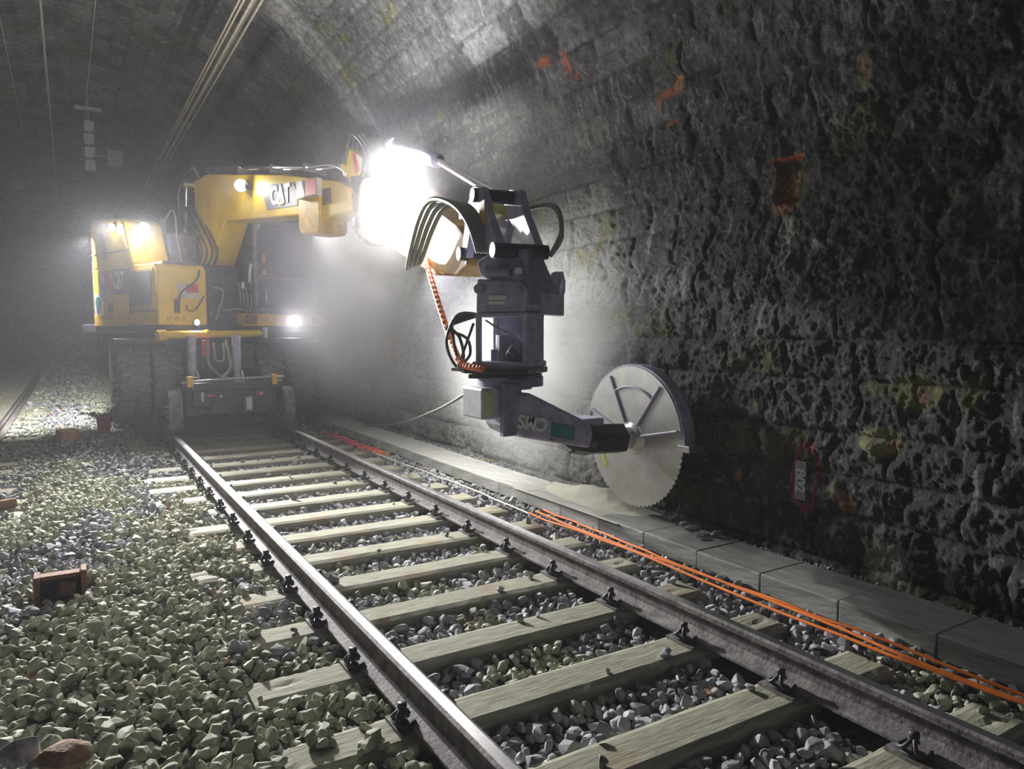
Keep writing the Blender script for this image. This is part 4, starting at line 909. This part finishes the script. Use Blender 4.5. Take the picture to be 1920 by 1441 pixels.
# guard: half cover over the upper part, rim beyond the disc
def ring(r0, r1, a0, a1, x0, x1, n=26):
    P = [(cos(a0+(a1-a0)*i/n)*r1, sin(a0+(a1-a0)*i/n)*r1) for i in range(n+1)]+[(cos(a1-(a1-a0)*i/n)*r0, sin(a1-(a1-a0)*i/n)*r0) for i in range(n+1)]
    return G().prism(P, lambda p: (x0, HC.y+p[0], HC.z+p[1]), lambda p: (x1, HC.y+p[0], HC.z+p[1]))
gd = sp_(ring(RB+.012, RB+.03, R(0), R(182), HC.x-.02, HC.x+.085, 40), 'blade_guard', 'tool', label='dark curved rim over the top of the disc')
sp_(ring(.12, RB+.012, R(20), R(168), HC.x-.030, HC.x-.022, 30), 'guard_plate', 'blade', gd)
g = G()
for a_ in (R(62), R(128), R(20), R(168)): c_, s_ = cos(a_), sin(a_); g.cyl((HC.x-.04, HC.y+c_*.13, HC.z+s_*.13), (HC.x-.04, HC.y+c_*.53, HC.z+s_*.53), .009)
for i in range(12):
    a0, a1 = R(62+66*i/12), R(62+66*(i+1)/12); g.cyl((HC.x-.04, HC.y+.40*cos(a0), HC.z+.40*sin(a0)), (HC.x-.04, HC.y+.40*cos(a1), HC.z+.40*sin(a1)), .009)
sp_(g, 'guard_ribs', 'tool', gd)
sp_(G().box(HC.x-.06, HC.x+.085, HC.y-.66, HC.y-.54, HC.z-.03, HC.z+.02), 'guard_tab', 'steel', gd, bevel=.006)
sp_(ring(RB-.14, RB-.10, R(-40), R(-5), HC.x-.0075, HC.x-.004, 10), 'yellow_green_mark', 'lime', bl_)
# hoses at the saw
g = G()
for k in range(4):
    g.tube([T((.05, -.20, 1.66)), T((.12, -.34-.03*k, 1.66-.03*k)), T((.14, -.42+.05*k, 1.50)), T((.12, -.40+.05*k, 1.36+.01*k)), T((.14, -.30, 1.27+.01*k)), T((.16, -.15, 1.28))], .011, 8, 6)
g.tube([T((.17, -.20, 1.60)), T((.17, -.26, 1.45)), T((.15, -.33, 1.29))], .010)
g.build('coiled_hoses', M['hose'], SW, smooth=True)
g = G().tube([T((.2, -.35, 1.285)), T((.22, -.1, 1.275)), T((.20, .12, 1.27)), T((.05, .24, 1.28))], .012).tube([T((.2, -.30, 1.31)), T((.22, -.1, 1.30)), T((.20, .12, 1.295))], .010)
g.build('base_hoses', M['hose_grey'], SW, smooth=True)
# orange supply hose from the stick to the saw
pts = [at(800, 470, 6.0), at(802, 500, 5.75), at(815, 545, 5.4), at(829, 590, 5.1), at(846, 640, 4.8), at(862, 675, 4.5), at(876, 686, 4.35), at(905, 691, 4.18)]
single(G().tube(pts, .020, 10, 10, rib=.28), 'orange_hose', M['orange_hose'], 'bright orange ribbed hose hanging from the excavator stick down to the saw', 'hose', smooth=False)
pts = [at(884, 730, 4.42), at(860, 746, 4.9), at(830, 763, 5.6), at(800, 776, 6.4), at(770, 788, 7.2), at(735, 796, 8.2), at(700, 798, 9.2), at(684, 797, 9.6)]
single(G().tube(pts, .012, 8, 6), 'black_cable', M['hose'], 'thin dark cable sagging from the saw back along the wall foot', 'cable', smooth=True)

# ------------------------------------------------------------------ small things on the bed and wall
def cable(xy, z, r, m, label, cat, name, group=None, wig=.004, sub=5):
    P = []
    for i, (x_, y_) in enumerate(xy): P.append((x_+random.uniform(-wig, wig), y_, z+random.uniform(-.006, .006)))
    single(G().tube(P, r, 8, sub), name, M[m], label, cat, group, smooth=True)
ys = np.arange(.15, 5.05, .22)
for k, lb in enumerate(('orange cable on the ballast beside the right rail, the strand nearest the rail', 'orange cable on the ballast, the middle strand of the three by the kerb', 'orange cable on the ballast, the strand nearest the kerb')):
    cable([(1.335+.018*k+.02*sin(y_*2.1+k*2)*min(1, y_/2)+(.02*(k-1)*max(0, y_-1.5)*.5), y_) for y_ in ys], .045+.008*k, .0085, 'orange', lb, 'cable', 'orange_cable', 'orange cables beside the track')
cable([(1.30+.02*sin(y_*1.3), y_) for y_ in np.arange(5.0, 8.8, .3)], .04, .008, 'pale_cable', 'pale dusty cable running on from the orange cables beside the rail', 'cable', 'pale_cable')
P = [(1.28+.10*sin(i*2.3)+.03*sin(i*.7), 8.6+i*.045, .04+.03*abs(sin(i*1.7))) for i in range(44)]
single(G().tube(P, .0055, 6, 4), 'pink_cord', M['pink'], 'tangled pinkish-red cord lying between rail and kerb near the excavator', 'cord', smooth=True)
P = [(1.33+.06*sin(i*2.1), 8.3+i*.03, .04+.02*abs(sin(i*1.7))) for i in range(22)]
single(G().tube(P, .005, 6, 4), 'orange_twine', M['orange'], 'short tangle of orange cord lying just in front of the pinkish-red cord', 'cord', smooth=True)
# number plate in the sprayed ring
np_ = Vector((2.035, 2.955, .60)); PL = empty('number_plate', np_, 'small weathered number plate on the wall inside the sprayed pink ring', 'number plate')
g = G().box(-.008, .006, -.042, .042, -.125, .125); o = g.build('plate_board', M['plate'], PL, bevel=.003, local=True)
text_mesh('lettering', '802', .098, M['hose_grey'], PL, np_+Vector((-.010, 0, 0)), (0, 0, -1), (0, -1, 0), .002, 1.05, .004)
# red block, orange-brown block
b0 = onpath(12.38, -1.52, .03)
RBk = single(G().prism([(-.085, 0), (.075, 0), (.095, .24), (-.10, .25)], lambda p: (p[0], -.05, p[1]), lambda p: (p[0], .05, p[1])), 'red_marker_block', M['red'], 'small upright red block standing on the ballast left of the excavator wheels', 'marker block', bevel=.01)
RBk.location = (-1.52, 12.38, .03)
bb = single(G().box(-.12, .12, -.12, .12, 0, .15), 'brown_block', M['brick'], 'orange-brown block lying on the ballast to the left of the red block', 'block', bevel=.012); bb.location = (-1.98, 11.72, .04); bb.rotation_euler = (.05, 0, .25)
# rusty rail shoe in the ballast
RS = empty('rusty_bracket', (-2.0, 4.86, .03), 'rusty steel bracket half buried in the ballast in the left foreground', 'bracket')
def lb(g, name, m, p, **k): return g.build(name, M[m], p, local=True, **k)
lb(G().box(-.12, .12, -.03, .05, .10, .125), 'top_bar', 'rust', RS, bevel=.004)
lb(G().box(-.13, -.10, -.07, .06, -.03, .135), 'side_plate', 'rust', RS, bevel=.004); lb(G().box(.10, .13, -.07, .06, -.03, .145), 'side_plate', 'rust', RS, bevel=.004)
lb(G().box(-.10, .10, .04, .055, -.04, .10), 'back_plate', 'dark', RS)
lb(G().prism([(-.03, .0), (.07, .0), (.075, .07), (.0, .085)], lambda p: (p[0], -.05, p[1]), lambda p: (p[0], .03, p[1])), 'wedge', 'rust', RS, bevel=.01)
single(G().cyl((-2.85, 7.50, .03), (-2.36, 7.62, .05), .045, n=20), 'rusty_pipe', M['rust'], 'short orange-rusted pipe lying on the sleepers at the left edge', 'pipe', smooth=True)
def rock(name, loc, size, m, label, seed, cat='rock', group=None, sq=(1, .8, .6)):
    V0, F0 = hull_stone(26, seed, True); V0 = V0*size*np.array(sq)
    me = bpy.data.meshes.new(name); me.from_pydata([tuple(v) for v in V0], [], [tuple(int(i) for i in f) for f in F0]); me.materials.append(M[m])
    o = bpy.data.objects.new(name, me); COL.objects.link(o); o.location = loc; tag(o, label, cat, group)
for (px, py, Y_, sz, m_, lab, sd) in [(120, 1418, 2.28, .075, 'brown_stone', 'large rust-brown stone among the ballast at the bottom left of the photo', 1),
        (40, 1410, 2.35, .060, 'loose_stone', 'large grey stone beside the rust-brown stone at the bottom left', 2),
        (1525, 1395, 1.62, .050, 'loose_stone', 'pale green-grey stone between the last sleepers at the bottom right', 3),
        (1000, 1425, 2.05, .040, 'loose_stone', 'dark angular stone between the rails at the bottom edge', 4)]:
    if 'brown_stone' not in M: M['brown_stone'] = mat('brown_stone', (.38, .24, .16), .85, 0, .25, 18, .5)
    q = at(px, py, Y_); rock('large_stone', (q[0], q[1], max(q[2], .02)), sz, m_, lab, 700+sd, sq=(1, 1.1, .9))
for k, (x_, y_, s_) in enumerate([(1.86, 3.70, .085), (1.93, 3.55, .06), (1.80, 3.58, .045), (1.94, 3.86, .06)]):
    rock('wall_rubble', (x_, y_, .10+s_*.5), s_, 'loose_stone', ['biggest chunk of broken stone on the kerb in front of the saw disc', 'chunk of broken stone on the kerb against the wall, right of the biggest one', 'small chunk of broken stone on the kerb at the foot of the biggest one', 'chunk of broken stone tucked between the saw disc and the wall'][k], 720+k, 'rubble', 'rubble on the kerb by the saw')
# mound of fresh rock flour under the saw
gx_ = np.linspace(-.24, .24, 26); gy_ = np.linspace(-.75, .75, 60); Xm, Ym = np.meshgrid(gx_, gy_, indexing='ij')
Hm = .10*np.exp(-((Xm-.16)/.16)**2-(Ym/.42)**2)*(.7+.6*fbm(Xm*9+3, Ym*9+3, 44, 4))-.006
Pm = np.stack([Xm, Ym, Hm], -1).reshape(-1, 3); ix = np.arange(26*60).reshape(26, 60)
Fm = np.stack([ix[:-1, :-1], ix[1:, :-1], ix[1:, 1:], ix[:-1, 1:]], -1).reshape(-1, 4)
dm = bigmesh('rock_dust', Pm, Fm, M['dust']); dm.location = (1.80, 4.95, .105); tag(dm, 'pale heap of fresh rock dust on the kerb under and behind the saw disc', 'dust heap', kind='stuff')

# ------------------------------------------------------------------ overhead wires
def ohw(off, z, s0, s1, r, m, name, label, group=None, zf=None, drift=0):
    ss = list(np.arange(s0, 24, 3.))+list(np.arange(24, s1, 4.)); P = []
    for s_ in ss:
        q = onpath(s_, off+drift*s_, (z if zf is None else zf(s_))); P.append(tuple(float(c) for c in q))
    single(G().tube(P, r, 8, 1), name, M[m], label, 'wire', group, smooth=True, base=P[0])
for k, (o_, z_, r_, m_) in enumerate([(-.11, 5.30, .013, 'wire'), (-.05, 5.33, .014, 'wire'), (.01, 5.28, .017, 'wire'), (.07, 5.34, .012, 'wire_dull'), (.12, 5.31, .013, 'wire')]):
    ohw(o_, z_, -1, 120 if k == 2 else 46, r_, m_, 'overhead_wire', ['overhead wire over the near track, leftmost strand of the bundle', 'overhead wire over the near track, second strand from the left', 'thickest overhead contact wire in the middle of the bundle over the near track', 'dull overhead wire over the near track, second strand from the right', 'overhead wire over the near track, rightmost strand of the bundle'][k], 'bundle of overhead wires over the near track')
ohw(-2.05, 5.3, 2, 110, .016, 'wire_dull', 'contact_wire', 'thick grey wire left of the bundle, bending away down the curve')
ohw(-1.46, 5.3, 4, 23, .006, 'wire_dull', 'thin_wire', 'thin pale wire hanging nearest the left side of the bundle', drift=-.005)
ohw(-2.42, 5.35, 4, 24, .006, 'wire_dull', 'thin_wire', 'thin wire nearest the upper left corner of the photo', drift=-.006)
ohw(-3.6, 5.1, 20, 120, .014, 'wire_dull', 'contact_wire', 'thin contact wire over the far left track, low at the left edge')
# insulator assembly under the vault
IN = empty('insulator_bracket', (-1.40, 18.0, 5.3), 'pale insulator bracket hanging from the vault beside the thin pale wire', 'insulator bracket')
q = IN.location
def wl(g, name, m, p, **k): return g.build(name, M[m], p, **k)
wl(G().box(q.x-.25, q.x+.25, q.y-.05, q.y+.05, q.z+.86, q.z+.93), 'cross_bar', 'porcelain', IN, bevel=.01)
wl(G().cyl((q.x, q.y, q.z-.35), (q.x, q.y, q.z+1.1), .02), 'hanger_rod', 'wire_dull', IN)
for k in range(4): wl(G().box(q.x-.10, q.x+.10, q.y-.08, q.y+.08, q.z-.38+.27*k, q.z-.16+.27*k), 'insulator', 'porcelain', IN, bevel=.03)
wl(G().box(q.x+.32, q.x+.62, q.y-.04, q.y+.04, q.z-.25, q.z+.10), 'name_plate', 'hose_grey', IN, bevel=.01); wl(G().cyl((q.x, q.y, q.z-.05), (q.x+.34, q.y, q.z-.05), .015), 'plate_arm', 'wire_dull', IN)
# wall lamps / marker plates along the far right wall of the curve
for k, (px, py, Y_) in enumerate([(32, 345, 26.), (175, 355, 27.), (115, 660, 60.)]):
    a_ = at(px, py, Y_); a_ = (a_[0], a_[1], min(a_[2], 5.9))
    if k < 2:
        single(G().box(a_[0]-.18, a_[0]+.18, a_[1]-.05, a_[1]+.05, a_[2]-.16, a_[2]+.16).box(a_[0]-.04, a_[0]+.04, a_[1]-.06, a_[1]+1.2, a_[2]+.2, a_[2]+.28).box(a_[0]-.03, a_[0]+.03, a_[1]-.03, a_[1]+.03, a_[2]+.25, 6.35), 'hanging_plate', M['hose_grey'], ['dim pale plate hanging under the vault at the far left', 'dim pale plate hanging under the vault above the excavator body'][k], 'plate', bevel=.02)
pst = at(116, 655, 58.)
PS = empty('marker_post', (pst[0]+.6, 58, 0), 'short track-side marker post with a white top, far behind on the curve', 'marker post')
G().cyl((0, 0, 0), (0, 0, .85), .05).build('post', M['dark'], PS, local=True); G().box(-.10, .10, -.03, .03, .85, 1.15).build('white_top', M['white'], PS, local=True)

# ------------------------------------------------------------------ drifting dust in the air, and the arm lamp's added halo
def vol(name, dens, col, box, label, noise=None, fall=None):
    m = bpy.data.materials.new(name); m.use_nodes = True; nt = m.node_tree; L = nt.links
    nt.nodes.remove(nt.nodes['Principled BSDF']); out = nt.nodes['Material Output']
    v = N(nt, 'ShaderNodeVolumeScatter'); v.inputs['Color'].default_value = (*col, 1); v.inputs['Density'].default_value = dens; v.inputs['Anisotropy'].default_value = .25
    L.new(v.outputs[0], out.inputs['Volume'])
    if noise:
        tc = N(nt, 'ShaderNodeTexCoord'); no = N(nt, 'ShaderNodeTexNoise'); no.inputs['Scale'].default_value = noise; no.inputs['Detail'].default_value = 3
        L.new(tc.outputs['Object'], no.inputs[0])
        a1 = N(nt, 'ShaderNodeMapRange'); a1.inputs[1].default_value = .38; a1.inputs[2].default_value = .66; a1.inputs[3].default_value = .15; a1.inputs[4].default_value = 1.6
        L.new(no.outputs[0], a1.inputs[0])
        mp = N(nt, 'ShaderNodeMapping'); mp.inputs['Scale'].default_value = fall; L.new(tc.outputs['Object'], mp.inputs[0])
        ln = N(nt, 'ShaderNodeVectorMath', operation='LENGTH'); L.new(mp.outputs[0], ln.inputs[0])
        a2 = N(nt, 'ShaderNodeMapRange', interpolation_type='SMOOTHSTEP'); a2.inputs[1].default_value = .25; a2.inputs[2].default_value = 1.; a2.inputs[3].default_value = dens; a2.inputs[4].default_value = 0
        L.new(ln.outputs['Value'], a2.inputs[0])
        mm = N(nt, 'ShaderNodeMath', operation='MULTIPLY'); L.new(a1.outputs[0], mm.inputs[0]); L.new(a2.outputs[0], mm.inputs[1]); L.new(mm.outputs[0], v.inputs['Density'])
    x0, x1, y0, y1, z0, z1 = box; g = G().box(x0, x1, y0, y1, z0, z1); c = ((x0+x1)/2, (y0+y1)/2, (z0+z1)/2)
    o = single(g, name, m, label, 'haze', None, 'stuff', base=c); return o
vol('thin_haze', .0038, (.93, .93, 1.), (-6.5, 3.2, -1.4, 34, -.3, 6.9), 'thin grey haze filling the tunnel round the excavator')
vol('dust_cloud', .26, (.88, .87, .99), (.0, 3.5, 3.9, 14.3, -.1, 5.2), 'billowing pale dust between the excavator and the right wall', .9, (1/1.85, 1/5.2, 1/2.65))
vol('arm_lamp_halo', .65, (.96, .96, 1.), (ARM_LAMP[0]-.7, ARM_LAMP[0]+.7, ARM_LAMP[1]-.75, ARM_LAMP[1]+.75, ARM_LAMP[2]-.7, ARM_LAMP[2]+.7), 'small added ball of haze making the halo round the arm work lamp', 1.5, (1/.68, 1/.72, 1/.68))  # volume added only to give the arm lamp its halo
vol('dust_billow', .55, (.76, .74, .94), (.3, 3.3, 7.6, 14.2, -.1, 4.4), 'thicker violet-grey dust hanging beside the excavator cab against the wall', .8, (1/1.5, 1/3.3, 1/2.3))
vol('saw_dust_plume', 1.8, (.97, .97, .96), (.7, 2.9, 4.3, 6.6, .05, 2.5), 'dense pale dust plume rising behind the saw disc', 1.6, (1/1.1, 1/1.15, 1/1.2))
